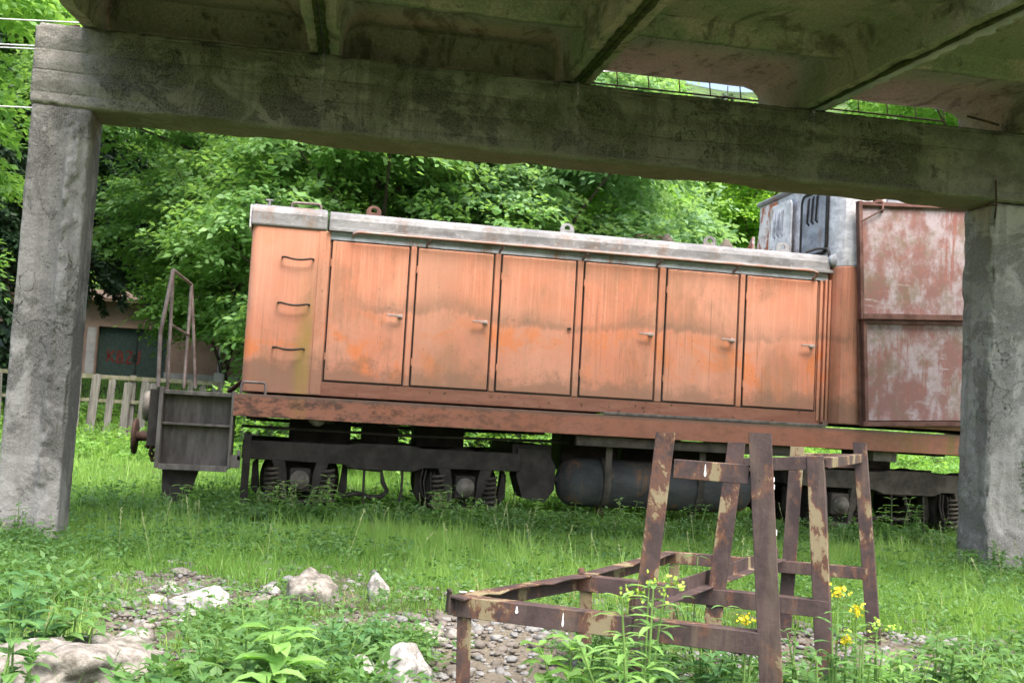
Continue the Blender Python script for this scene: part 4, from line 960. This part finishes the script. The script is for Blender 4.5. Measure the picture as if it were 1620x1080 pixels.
tree('broadleaf_tree', tb(7.1, 26.0), 8.4, 2.1, 1.0, M['lf_bright'], 'bright tree just left of the grey conifer', group=TG, seed=5, blobs=20, per=110, ll=.13)
tree('broadleaf_tree', tb(12.0, 29.0), 8.4, 2.3, .8, M['lf_lime'], 'lime green tree between the grey conifer and the cab', group=TG, seed=6, blobs=20, per=110, ll=.14)
tree('shrubby_tree', tb(-1.45, 20.5), 4.3, 1.55, 1.5, M['lf_bright'], 'low bright green tree overhanging the pink garage wall', group=TG, seed=7, blobs=20, per=120, ll=.10, trunk_r=.06, L_=.55, lean=.3)
tree('broadleaf_tree', tb(-5.9, 15.0), 8.5, 2.3, 2.7, M['lf_bright'], 'bright leafed tree behind the wires at top left', group=TG, seed=8, blobs=22, per=110, ll=.12)
tree('broadleaf_tree', tb(-7.2, 24.5), 9.5, 3.2, 3.2, M['lf_dark'], 'dark tree behind the left column beside the dark trunk', group=TG, seed=9, blobs=24, per=110, ll=.14)
tree('broadleaf_tree', tb(.3, 26.0), 10.5, 4.0, 1.5, M['lf_dark'], 'tall dark tree in the second row behind the hood end', group=TG, seed=10, blobs=30, per=110, ll=.16, L_=.8)
tree('broadleaf_tree', tb(5.5, 27.0), 10.5, 4.0, 1.5, M['lf_mid'], 'tall shaded tree in the second row behind the middle doors', group=TG, seed=12, blobs=30, per=110, ll=.16, L_=.8)
tree('broadleaf_tree', tb(4.6, 13.4), 3.6, 1.3, .6, M['lf_bright'], 'small bright tree standing close behind the hood roof', group=TG, seed=13, blobs=14, per=60, ll=.09, trunk_r=.05) if False else None
tree('broadleaf_tree', tb(11.9, 18.5), 9.2, 2.8, 5.9, M['lf_bright'], 'bright tree seen through the slab gap above the beam', group=TG, seed=14, blobs=22, per=100, ll=.12)
conifer(tb(-6.2, 20.0), 7.5, 2.3, M['needle'], 'dark spruce with hanging boughs left of the left column', 31, zlo=.9)
conifer(tb(-5.0, 24.0), 7.5, 2.5, M['needle'], 'dark spruce bough tree right of the left column above the garage door', 32, zlo=2.75)
conifer(tb(13.0, 34.0), 11, 2.4, M['pine'], 'grey green conifer behind the gap left of the cab', 33, zlo=.6, quad=.11)
conifer(tb(17.0, 36.0), 9.0, 2.4, M['pine'], 'grey green conifer hidden mostly behind the cab', 34, zlo=.6, quad=.11)
# wooded slope: a far mass of leaves nobody can count
rng = np.random.default_rng(50)
n = 5200; xx = rng.uniform(-26, 38, n); yy = rng.uniform(36, 52, n); zz = hz(xx, yy)+rng.uniform(.2, 3.5, n)+1.6*np.sin(xx*.7)*np.sin(yy*.5)
d = rng.normal(0, 1, (n, 3)); d[:, 2] = np.abs(d[:, 2])*.3; d[:, 1] -= .6
q, ti = sprays(np.stack([xx, yy, zz], 1), d, 22, 1.5, .6, .36, rng)
quads_to_mesh('wooded_slope', q, M['lf_mid'], None, ti)['kind'] = 'stuff'
# brush undergrowth between track and garage
n = 2600; xx = rng.uniform(-9, 13, n); yy = rng.uniform(17.4, 27, n); keep = ~((xx > -6.5) & (xx < -1.2) & (yy > 21)); xx, yy = xx[keep], yy[keep]; n = len(xx)
low = np.where((xx < -.9), .12, 1.0); zz = hz(xx, yy)+rng.uniform(.05, 1.0, n)**1.5*1.2*low
d = rng.normal(0, 1, (n, 3)); d[:, 2] = np.abs(d[:, 2])+.2
q, ti = sprays(np.stack([xx, yy, zz], 1), d, 16, .45, .5, .11, rng)
quads_to_mesh('undergrowth', q, M['lf_bright'], None, ti)['kind'] = 'stuff'

n = 1500; xx = rng.uniform(-.9, 12, n); yy = rng.uniform(13.8, 16.6, n); zz = hz(xx, yy)+rng.uniform(.05, 1.0, n)
d = rng.normal(0, 1, (n, 3)); d[:, 2] = np.abs(d[:, 2])+.2
q1, t1 = sprays(np.stack([xx, yy, zz], 1), d, 16, .4, .5, .09, rng)
n = 900; xx = rng.uniform(-7, -.8, n); yy = rng.uniform(14.8, 16.8, n); zz = hz(xx, yy)+rng.uniform(.02, .22, n)
d = rng.normal(0, 1, (n, 3)); d[:, 2] = np.abs(d[:, 2])+.3
q2, t2 = sprays(np.stack([xx, yy, zz], 1), d, 14, .3, .45, .07, rng)
quads_to_mesh('undergrowth', np.concatenate([q1, q2]), M['lf_bright'], None, np.concatenate([t1, t2]))['kind'] = 'stuff'

# ------------------------------------------------------------------ grass and ground cover
def frustum(x, y, mg=.8):
    d = np.stack([x, y], 1); f2 = np.array([math.sin(TH), math.cos(TH)]); r2 = np.array([math.cos(TH), -math.sin(TH)])
    dep = d@f2; lat = d@r2; return (dep > 1.2) & (np.abs(lat) < dep*.50+mg)
def vnoise(x, y, s, o=0.):
    return np.array([mnoise.noise(Vector((a*s+o, b*s, 1.3))) for a, b in zip(x, y)])
def clearspot(x, y):
    a = ((x > -1.80) & (x < -1.41) & (y > CY-.02) & (y < CY+.38)) | ((x > 4.78) & (x < 5.25) & (y > CY-.02) & (y < CY+.38)); return ~a
def blades(n, y0, y1, hh, ww, rng, xr=(-11, 14), segs=3, power=1.0):
    x = rng.uniform(*xr, n*3); y = y0+(y1-y0)*rng.uniform(0, 1, n*3)**power
    k = frustum(x, y) & clearspot(x, y) & (gravel(x, y)+rng.normal(0, .13, len(x)) < .06); x, y = x[k][:n], y[k][:n]; n = len(x)
    pn = vnoise(x, y, .9); pf = vnoise(x, y, 3.3, 7)
    h = hh*(1+.6*pn+.6*pf)*rng.uniform(.35, 1.35, n); h = np.maximum(h, .03)
    # shorter where the photo shows a trodden strip near the gravel
    h = np.where((np.abs(x-4.95) < .7) & (y > 5.9) & (y < 7.3), h*.45, h)
    h *= np.clip(.45-gravel(x, y)*.8, .35, 1)
    a = rng.uniform(0, 2*np.pi, n); dx, dy = np.cos(a), np.sin(a); b = rng.uniform(0, 2*np.pi, n); lean = rng.uniform(.05, .75, n)**1.3*h
    w_ = ww*rng.uniform(.6, 1.4, n); z = hz(x, y)-.01
    V = []
    for s in range(segs+1):
        u = s/segs; cx = x+np.cos(b)*lean*u**2; cy = y+np.sin(b)*lean*u**2; cz = z+h*u*(1-.18*u*lean/h)
        wd = w_*(1-u**1.6)*.5
        if s < segs: V += [np.stack([cx-dx*wd, cy-dy*wd, cz], 1), np.stack([cx+dx*wd, cy+dy*wd, cz], 1)]
        else: V += [np.stack([cx, cy, cz], 1)]*2
    V = np.stack(V, 1); nv = V.shape[1]
    base = (np.arange(n)*nv)[:, None]; F = []
    for s in range(segs): F.append(base+np.array([2*s, 2*s+1, 2*s+3, 2*s+2]))
    F = np.stack(F, 1).reshape(-1, 4)
    t = np.clip(.45+.45*pn+.35*pf+rng.normal(0, .2, n), 0, 1); t = np.repeat(t, nv)
    return V.reshape(-1, 3), F, t
rng = np.random.default_rng(99)
parts = [blades(150000, 2.2, 6.2, .15, .0050, rng), blades(230000, 5.8, 10.0, .185, .0065, rng), blades(90000, 9.8, 17, .19, .012, rng, segs=2), blades(60000, 16.8, 30, .22, .022, rng, segs=2), blades(9000, 2.4, 6.5, .30, .0045, rng), blades(16000, 3.2, 7.4, .32, .0045, rng, xr=(2.3, 6)), blades(26000, 6.0, 9.6, .36, .006, rng), blades(14000, 9.6, 17, .42, .012, rng)]
V = []; F = []; Tn = []; o = 0
for v, f, t in parts: V.append(v); F.append(f+o); Tn.append(t); o += len(v)
g = npmesh('grass', np.concatenate(V), np.concatenate(F), M['grass'], None, np.concatenate(Tn)); g['kind'] = 'stuff'
v, f, t = blades(7000, 2.6, 10, .24, .0045, rng); npmesh('dry_grass', v, f, M['straw'], None, t)['kind'] = 'stuff'
# low broad leaved ground cover
def cover(n, y0, y1, ll, rng, hmax=.13):
    x = rng.uniform(-7, 9, n*3); y = rng.uniform(y0, y1, n*3); k = frustum(x, y) & clearspot(x, y) & (gravel(x, y)+rng.normal(0, .12, len(x)) < .04)
    pn = vnoise(x, y, .8, 20); k &= (pn+rng.normal(0, .12, len(x)) > .14); x, y = x[k][:n], y[k][:n]; n = len(x)
    z = hz(x, y)+rng.uniform(.02, hmax, n); C = np.stack([x, y, z], 1); d = rng.normal(0, 1, (n, 3)); d[:, 2] = np.abs(d[:, 2])*.5
    return sprays(C, d, 7, .10, .55, ll, rng, droop=.1)
q1, t1 = cover(9000, 2.2, 7, .028, rng); q2, t2 = cover(6000, 6.5, 16, .038, rng, .16)
quads_to_mesh('ground_cover', np.concatenate([q1, q2]), M['weed'], None, np.concatenate([t1, t2]))['kind'] = 'stuff'
def weedmass(n, cx, cy, rx, ry, rng, hmax=.16, ll=.045):
    x = cx+rx*rng.normal(0, .5, n); y = cy+ry*rng.normal(0, .5, n); z = hz(x, y)+hmax*rng.uniform(0.05, 1, n)*(.6+.5*vnoise(x, y, 3.0, 3)); d = rng.normal(0, 1, (n, 3)); d[:, 2] = np.abs(d[:, 2])*.8
    return sprays(np.stack([x, y, z], 1), d, 8, .12, .42, ll, rng, droop=.25)
WQ = [weedmass(n_, *a, rng, h_, l_) for n_, a, h_, l_ in ((500, (-.20, 2.9, .22, .5), .18, .05), (900, (-1.35, 4.7, .5, .8), .18, .045), (600, (.05, 3.35, .28, .5), .20, .045), (500, (.30, 4.15, .20, .3), .16, .035), (350, (-.15, 4.3, .25, .4), .13, .035), (900, (1.9, 3.3, .8, .3), .16, .04), (350, (2.9, 3.9, .6, .5), .15, .04), (500, (1.0, 2.9, .4, .3), .16, .04), (900, (1.0, 8.65, 2.6, .35), .26, .045), (900, (4.6, 8.6, 2.4, .35), .26, .045), (500, (-1.4, 8.6, 1.2, .5), .24, .045), (90, (-.5, 5.1, .5, .9), .10, .03), (90, (.2, 5.2, .5, .35), .10, .03), (500, (-2.0, 6.5, .9, .5), .16, .045), (300, (1.15, 3.9, .15, .4), .14, .035))]
quads_to_mesh('low_weeds', np.concatenate([q for q, t in WQ]), M['weed'], None, np.concatenate([t for q, t in WQ]))['kind'] = 'stuff'
# meadow specks: tiny lilac, white flowers and seed heads
def specks(name, n, xr, yr, r, mat, rng, z0=.12, z1=.25):
    x = rng.uniform(*xr, n); y = rng.uniform(*yr, n); k = (gravel(x, y) < 0); x, y = x[k], y[k]; n = len(x); z = hz(x, y)+rng.uniform(z0, z1, n)
    C = np.stack([x, y, z], 1)[:, None]; d = unit(rng.normal(0, 1, (n, 3, 3))); e = unit(np.cross(d, rng.normal(0, 1, (n, 3, 3)))); f_ = np.cross(d, e); rr = r*rng.uniform(.6, 1.3, (n, 3, 1))
    Q = np.stack([C+d*rr, C+e*rr, C-d*rr, C-e*rr], 2).reshape(-1, 4, 3); o = quads_to_mesh(name, Q, mat, None, np.ones(len(Q))); o['kind'] = 'stuff'
specks('lilac_flowers', 60, (-.6, 1.0), (5.6, 6.8), .010, M['lilac'], rng, .10, .2); specks('white_flowers', 160, (-5, 7), (5.5, 13), .010, M['whitefl'], rng)
def seedheads(n, yr, rng):
    Q = []
    for _ in range(n):
        y = rng.uniform(*yr); x = rng.uniform(-.45*y, .75*y); 
        if gravel(np.array([x]), np.array([y]))[0] > 0 or not clearspot(np.array([x]), np.array([y]))[0]: continue
        z = float(hz(x, y)); h = rng.uniform(.18, .36); ln = rng.normal(0, .06, 2)
        p0 = np.array([x, y, z]); p1 = np.array([x+ln[0], y+ln[1], z+h]); s = np.array([.0010, 0, 0]); Q.append(np.stack([p0-s, p0+s, p1+s, p1-s]))
        for k in range(16):
            u = .78+.22*k/16; c = p0+(p1-p0)*u; d = unit(rng.normal(0, 1, 3)+np.array([0, 0, .8]))*rng.uniform(.006, .014); e = np.cross(d, [0, 1, 0])*.22; Q.append(np.stack([c, c+d*.5+e, c+d, c+d*.5-e]))
    return np.array(Q)
Q = seedheads(80, (6.0, 9.0), rng); quads_to_mesh('grass_seed_heads', Q, M['seed'], None, np.ones(len(Q)))['kind'] = 'stuff'

# ------------------------------------------------------------------ pebbles and rocks
def ico():
    import bmesh
    bm = bmesh.new(); bmesh.ops.create_icosphere(bm, subdivisions=2, radius=1); V = np.array([v.co[:] for v in bm.verts]); F = np.array([[v.index for v in f.verts] for f in bm.faces]); bm.free(); return V, F
IV, IF = ico()
PEB = m_pebble()
n0 = 60000; x = rng.uniform(-1.6, 3.4, n0); y = rng.uniform(2.4, 6.4, n0); gv = gravel(x, y); k = gv+rng.normal(0, .14, n0) > .03; x, y = x[k][:9500], y[k][:9500]; n = len(x)
r = rng.lognormal(-4.62, .48, n).clip(.004, .042); r = np.where(x < .2, r*.85, r); sx, sy, sz = r*rng.uniform(.9, 1.5, n), r*rng.uniform(.8, 1.1, n), r*rng.uniform(.45, .8, n); a = rng.uniform(0, 6.28, n); ca, sa = np.cos(a), np.sin(a)
V = IV[None]*np.stack([sx, sy, sz], 1)[:, None]*(1+.13*rng.normal(0, 1, (n, len(IV), 1)).clip(-1.5, 1.5)); VX = V[..., 0]*ca[:, None]-V[..., 1]*sa[:, None]; VY = V[..., 0]*sa[:, None]+V[..., 1]*ca[:, None]
V = np.stack([VX+x[:, None], VY+y[:, None], V[..., 2]+(hz(x, y)+sz*.25+rng.uniform(-.004, .010, n))[:, None]], 2)
F = (IF[None]+(np.arange(n)*len(IV))[:, None, None]).reshape(-1, 3)
g = npmesh('gravel', V.reshape(-1, 3), F, PEB, None, np.repeat(rng.uniform(0, 1, n), len(IV)), True); g['kind'] = 'stuff'
def stone(name, c, s, mat, label, cat='rock', group=None, seed=0, ang=.35, sub=4):
    import bmesh
    bm = bmesh.new(); bmesh.ops.create_icosphere(bm, subdivisions=sub, radius=1); sd = Vector((seed*3.1, seed*1.7, seed))
    R_ = Matrix.Rotation(seed*1.3, 3, 'Z')
    for v in bm.verts:
        p = v.co.copy(); k = 1+ang*mnoise.noise(p*1.1+sd)+ang*.5*mnoise.noise(p*2.6+sd)+ang*.22*fbm(p*6+sd, 4)
        # facet by clamping along random planes
        for j in range(5):
            nn = Vector((mnoise.noise(sd+Vector((j, 0, .5))), mnoise.noise(sd+Vector((0, j, .5))), mnoise.noise(sd+Vector((.5, 0, j))))).normalized(); dd = p.dot(nn)*k
            if dd > .72: k *= .72/dd*1.0
        p = p*k; v.co = R_@Vector((p.x*s[0], p.y*s[1], p.z*s[2]))
    me = bpy.data.meshes.new(name); bm.to_mesh(me); bm.free(); me.materials.append(mat); me.polygons.foreach_set('use_smooth', [True]*len(me.polygons))
    o = bpy.data.objects.new(name, me); COL.objects.link(o); o.location = c; return tag(o, label, cat, group)
def sgz(px, py, dz=0): v = gz(px, py); return (v.x, v.y, float(hz(v.x, v.y))+dz)
stone('concrete_chunk', sgz(85, 1085, .05), (.36, .26, .15), M['rockg'], 'large flat grey chunk lying in the bottom left corner', 'rock', seed=1, ang=.4, sub=5)
stone('limestone_rock', sgz(322, 960, .03), (.15, .11, .09), M['rock'], 'pale angular rock among the weeds beside the left pebble path', 'rock', seed=2)
stone('limestone_rock', sgz(490, 950, .05), (.16, .12, .12), M['rockg'], 'greyish rock in the middle of the weeds between path and shrub', 'rock', seed=3)
stone('limestone_rock', sgz(598, 945, .03), (.06, .05, .11), M['rock'], 'small upright white rock at the edge of the tall grass', 'rock', seed=4)
stone('limestone_rock', sgz(560, 1078, .03), (.09, .08, .085), M['rock'], 'small white rock left of the larger white rock at the bottom edge', 'rock', seed=5)
stone('limestone_rock', sgz(635, 1082, .05), (.15, .10, .12), M['rock'], 'large white rock at the bottom edge left of the trestle', 'rock', seed=6)
stone('limestone_rock', sgz(415, 948, .02), (.07, .06, .05), M['rockg'], 'small bluish rock just right of the pale angular rock', 'rock', seed=8)
for i in range(26):
    if i < 19: px, py = random.choice(((255, 945), (290, 905), (225, 985), (180, 1030), (270, 1000), (330, 900), (200, 960), (400, 930)))
    else: px, py = random.choice(((680, 1000), (640, 990), (800, 960)))
    px += random.gauss(0, 26); py += random.gauss(0, 14); s = random.uniform(.025, .05)
    stone('cobble', sgz(px, py, s*.3), (s*1.35, s, s*.62), PEB if False else (M['rockg'] if i % 2 else M['hub'] if i % 5 == 0 else M['rock']), 'rounded river cobble lying in the pebble path', 'stone', 'loose cobbles in the pebble path', 20+i, .18, 3)

# ------------------------------------------------------------------ individual plants
def plant(name, base, h, ns, ll, lw, mat, label, seed, spread=.25, nl=9, flowers=None, cat='plant', group=None, droop=.25, narrow=False, top_bias=0, lean=(0, 0)):
    rng = np.random.default_rng(seed); base = Vector(base); t = thing(name, base, label, cat, group)
    st_ = MB(); Q = []; Tn = []; heads = []
    for s in range(ns):
        a = rng.uniform(0, 6.28); hh = h*rng.uniform(.65, 1.05) if s else h; r_ = spread*h*(rng.uniform(.2, 1) if s else .05); o = Vector((rng.normal(0, .03), rng.normal(0, .03), 0)) if s else Vector((0, 0, 0))
        tip = base+o+Vector((math.cos(a)*r_+lean[0]*hh, math.sin(a)*r_+lean[1]*hh, hh)); p0 = base+o-Vector((0, 0, .02)); mid = p0.lerp(tip, .5)+Vector((0, 0, .04*h))
        pts = [p0, p0.lerp(mid, .5), mid, mid.lerp(tip, .5)+Vector((0, 0, .01)), tip]; st_.tube(pts, [.0045, .004, .0035, .003, .002], 5); heads.append(tip)
        for k in range(nl):
            u = top_bias+(1-top_bias)*(k+1)/nl; f = u*4; i0 = min(3, int(f)); P_ = np.array(pts[i0].lerp(pts[i0+1], f-i0))
            for sd in ((0, math.pi) if not narrow else (0, 2.1, 4.2)):
                an = k*1.57+sd+rng.normal(0, .3); d = np.array([math.cos(an), math.sin(an), rng.uniform(.05, .5)]); d /= np.linalg.norm(d); l = ll*rng.uniform(.7, 1.15)*(1-.45*abs(u-.5)); w_ = l*lw
                sv = np.cross(d, [0, 0, 1.]); sv /= np.linalg.norm(sv); nr = np.cross(sv, d); dr = np.array([0, 0, -1.])*l*droop
                # six point leaf as three quads: a folded, curved blade
                a0 = P_+d*l*.08; a1 = P_+d*l*.38+dr*.1; a2 = P_+d*l*.72+dr*.45; a3 = P_+d*l+dr
                for sg in (-1, 1):
                    e = nr*w_*.12
                    Q.append(np.stack([a0, a1, a1+sv*sg*w_*.5+e, a0+sv*sg*w_*.16])); Q.append(np.stack([a1, a2, a2+sv*sg*w_*.36+e, a1+sv*sg*w_*.5+e])); Q.append(np.stack([a2, a3, a3, a2+sv*sg*w_*.36+e]))
                    tt = rng.uniform(.2, 1); Tn += [tt, tt, tt]
    st_.build('stem', M['stem'], t); quads_to_mesh('foliage', np.array(Q), mat, t, np.array(Tn))
    if flowers:
        fm, kind, cnt = flowers
        for tip in heads[:cnt]:
            Q = []; n = {'umbel': 60, 'cluster': 60, 'spike': 40}[kind]; hubs = [np.array(tip)+rng.normal(0, 1, 3)*np.array([.038, .038, .018]) for _ in range(9)]
            for k in range(n):
                if kind == 'umbel': c = hubs[k % 9]+rng.normal(0, .008, 3)
                elif kind == 'cluster': c = np.array(tip)+rng.normal(0, 1, 3)*np.array([.009, .009, .007])
                else: c = np.array(tip)+np.array([rng.normal(0, .008), rng.normal(0, .008), -.12*rng.uniform(0, 1)])
                d = unit(rng.normal(0, 1, 3)); e = unit(np.cross(d, rng.normal(0, 1, 3))); r_ = {'umbel': .0048, 'cluster': .0042, 'spike': .005}[kind]*rng.uniform(.7, 1.3); Q.append(np.stack([c+d*r_, c+e*r_, c-d*r_, c-e*r_]))
            quads_to_mesh('flower_head', np.array(Q), fm, t, rng.uniform(0, 1, len(Q)))['kind'] = 'stuff'
    return t
def under(px, py, h, z=None):
    """foot of a plant whose tip shows at a pixel of the photo"""
    d = ray(px, py); zz = .08+h; p = CAM+d*((zz-CAM[2])/d[2]); return (float(p[0]), float(p[1]), float(hz(p[0], p[1])))
W, WB = M['weed'], M['weedblue']
plant('spurge_plant', under(1028, 945, .50), .50, 6, .085, .20, M['lf_bright'], 'spurge with yellow green flower head in front of the trestle', 101, .28, 11, (M['ygreen'], 'umbel', 1), narrow=True)
plant('spurge_plant', (.93, 2.86, .08), .46, 3, .10, .18, M['weed'], 'tall narrow leaved spurge without flowers beside the flowering one', 102, .22, 11, None, narrow=True)
for i, (px, py, h, lab) in enumerate(((1180, 975, .36, 'yellow flowered mustard between the trestle legs'), (1326, 930, .50, 'yellow flowered mustard leaning across the right trestle leg, highest bloom'), (1355, 963, .44, 'yellow flowered mustard right of the leaning one'), (1338, 1008, .38, 'yellow flowered mustard with the lowest bloom, right of the trestle'))):
    plant('mustard_plant', under(px, py, h), h, 4, .075, .30, W, lab, 110+i, .10, 8, (M['yellow'], 'cluster', 1), lean=((.35 if i == 1 else 0), 0) if i != 1 else (0, 0))
plant('spurge_plant', under(1385, 990, .40), .40, 4, .06, .22, M['lf_bright'], 'pale green budding spurge behind the yellow mustard', 120, .2, 10, (M['ygreen'], 'umbel', 1), narrow=True)
PL = [  # px,py of tip, height, stems, leaf len, width, mat, label
    (45, 905, .34, 5, .12, .55, WB, 'broad leaved nettle clump near the foot of the left column'),
    (120, 940, .28, 5, .10, .55, W, 'leafy weed right of the nettle clump in the left foreground'),
    (20, 980, .30, 5, .09, .5, W, 'weed at the left picture edge above the flat chunk'),
    (450, 1005, .30, 4, .17, .48, M['lf_bright'], 'large leaved bright plant at the bottom edge left of centre'),
    (395, 985, .30, 5, .11, .5, W, 'leafy plant just left of the large leaved bright plant'),
    (530, 965, .26, 5, .085, .6, WB, 'mint like plant with round leaves right of the large leaved plant'),
    (455, 940, .26, 4, .08, .55, W, 'leafy weed growing against the greyish rock'),
    (345, 1010, .22, 5, .08, .4, W, 'fine leaved weed below the pale angular rock'),
    (600, 960, .20, 7, .07, .5, WB, 'dark leafy shrublet by the gravel, left part'),
    (655, 975, .17, 6, .06, .5, W, 'dark leafy shrublet by the gravel, right part'),
    (905, 1000, .24, 4, .13, .6, M['lf_bright'], 'broad leaf dock at the foot of the second short trestle leg'),
    (960, 950, .36, 5, .085, .24, W, 'narrow leaved plant left of the flowering spurge'),
    (1050, 1000, .26, 6, .09, .45, W, 'leafy plant under the front trestle rail'),
    (1110, 1020, .24, 6, .09, .55, WB, 'round leaved plant between the two front trestle legs'),
    (1175, 1010, .26, 5, .08, .4, W, 'leafy plant against the big front trestle leg'),
    (1145, 960, .34, 4, .09, .3, M['lf_dark'], 'dark leaved plant behind the second trestle portal'),
    (1100, 880, .42, 3, .09, .3, M['lf_dark'], 'dark whorled plant rising behind the rear trestle rail'),
    (1255, 1000, .28, 4, .08, .4, W, 'thin plant between the two right trestle legs'),
    (1480, 1010, .28, 6, .10, .45, W, 'leafy weed patch right of the trestle near the bottom edge'),
    (1540, 1040, .24, 6, .09, .45, W, 'leafy weed in the bottom right corner grass'),
    (1420, 1040, .24, 6, .08, .4, M['lf_bright'], 'weed at the foot of the rearmost trestle leg'),
    (1010, 1040, .24, 6, .09, .5, WB, 'leafy plant below the yellow green spurge head'),
    (240, 1040, .16, 5, .07, .4, W, 'small weed beside the flat chunk'),
]
for i, (px, py, h, ns, ll, lw, mt, lab) in enumerate(PL): plant('leafy_weed', under(px, py, h), h, ns, ll*.85, lw, mt, lab, 200+i, .45, 7, group='leafy weeds in the foreground', droop=.35)
# tall weeds along the track
TW = [(410, 770, 8.6), (440, 765, 8.7), (468, 760, 8.5), (520, 755, 8.5), (497, 775, 8.6), (300, 770, 8.6), (340, 775, 8.7), (600, 790, 8.8), (640, 795, 8.7), (690, 780, 8.4), (715, 770, 8.5), (755, 790, 8.6), (800, 800, 8.7), (850, 790, 8.6), (910, 795, 8.5), (980, 790, 8.3), (1100, 800, 8.4), (1410, 790, 8.5), (1450, 800, 8.5), (370, 790, 8.5)]
TWL = ['pale spiked weed left of the first wheel', 'pale spiked weed beside the first wheel spring', 'tallest pale spiked weed before the first bearing cap', 'pale spiked weed with yellowish leaves right of the first wheel', 'low pale spiked weed between the first bearing cap and the hoses',
 'leafy weed under the left end of the steps', 'leafy weed under the right end of the steps', 'leafy weed between the two near wheels, left of the pair', 'leafy weed between the two near wheels, right of the pair', 'spiked weed left of the second wheel', 'spiked weed before the second bearing cap', 'leafy weed right of the second bearing cap',
 'leafy weed under the dark round gear housing', 'leafy weed in the gap left of the air tank', 'leafy weed under the rounded end of the air tank', 'spiked weed under the middle of the air tank', 'leafy weed behind the trestle under the right end of the air tank', 'leafy weed between the trestle and the right column, left of the pair', 'leafy weed between the trestle and the right column, right of the pair', 'leafy weed right below the step side plate']
for i, (px, py, yy_) in enumerate(TW):
    v = at(px, py, yy_); zb = float(hz(v.x, v.y)); h = max(.2, v.z-zb)
    plant('trackside_weed', (v.x, v.y, zb), h, 4, .10, .38, M['lf_bright'] if i % 2 else W, TWL[i], 300+i, .3, 7, (M['seed'], 'spike', 3) if i < 5 or i in (9, 10, 15) else None, group='spiked weeds before the first wheels' if i < 5 else 'weeds along the locomotive track')
for i, (px, py) in enumerate(((60, 820), (25, 835), (95, 825), (1535, 905), (1590, 912))):
    v = gz(px, py); plant('leafy_weed', (v.x, 7.0 if px < 200 else 7.0, float(hz(v.x, 7.))), .16+.05*(i % 3), 5, .08, .45, W, ['weed against the foot of the left column, middle', 'weed at the outer left foot of the left column', 'weed at the inner foot of the left column', 'grassy weed at the inner foot of the right column', 'grassy weed before the right column face'][i], 340+i, .4, 6)
iv = plant('climbing_sprig', (5.1, CY-.03, .5), .45, 2, .05, .8, W, 'small green sprig growing on the face of the right column', 350, .1, 8)
# cut-weed bits, twigs on gravel
m_ = MB()
for k in range(60):
    u = random.random(); x = random.uniform(-.6, 2.6); y = random.uniform(3.0, 5.2)
    if gravel(np.array([x]), np.array([y]))[0] < .1: continue
    a = random.random()*6.28; l = random.uniform(.03, .12); z = float(hz(x, y))+.028; m_.tube([(x, y, z), (x+l*math.cos(a)*.5, y+l*math.sin(a)*.5, z+.008), (x+l*math.cos(a), y+l*math.sin(a), z)], .0022, 5)
m_.build('twigs', M['rust'])['kind'] = 'stuff'
for o in bpy.data.objects:
    if '_w' in o.keys(): del o['_w']
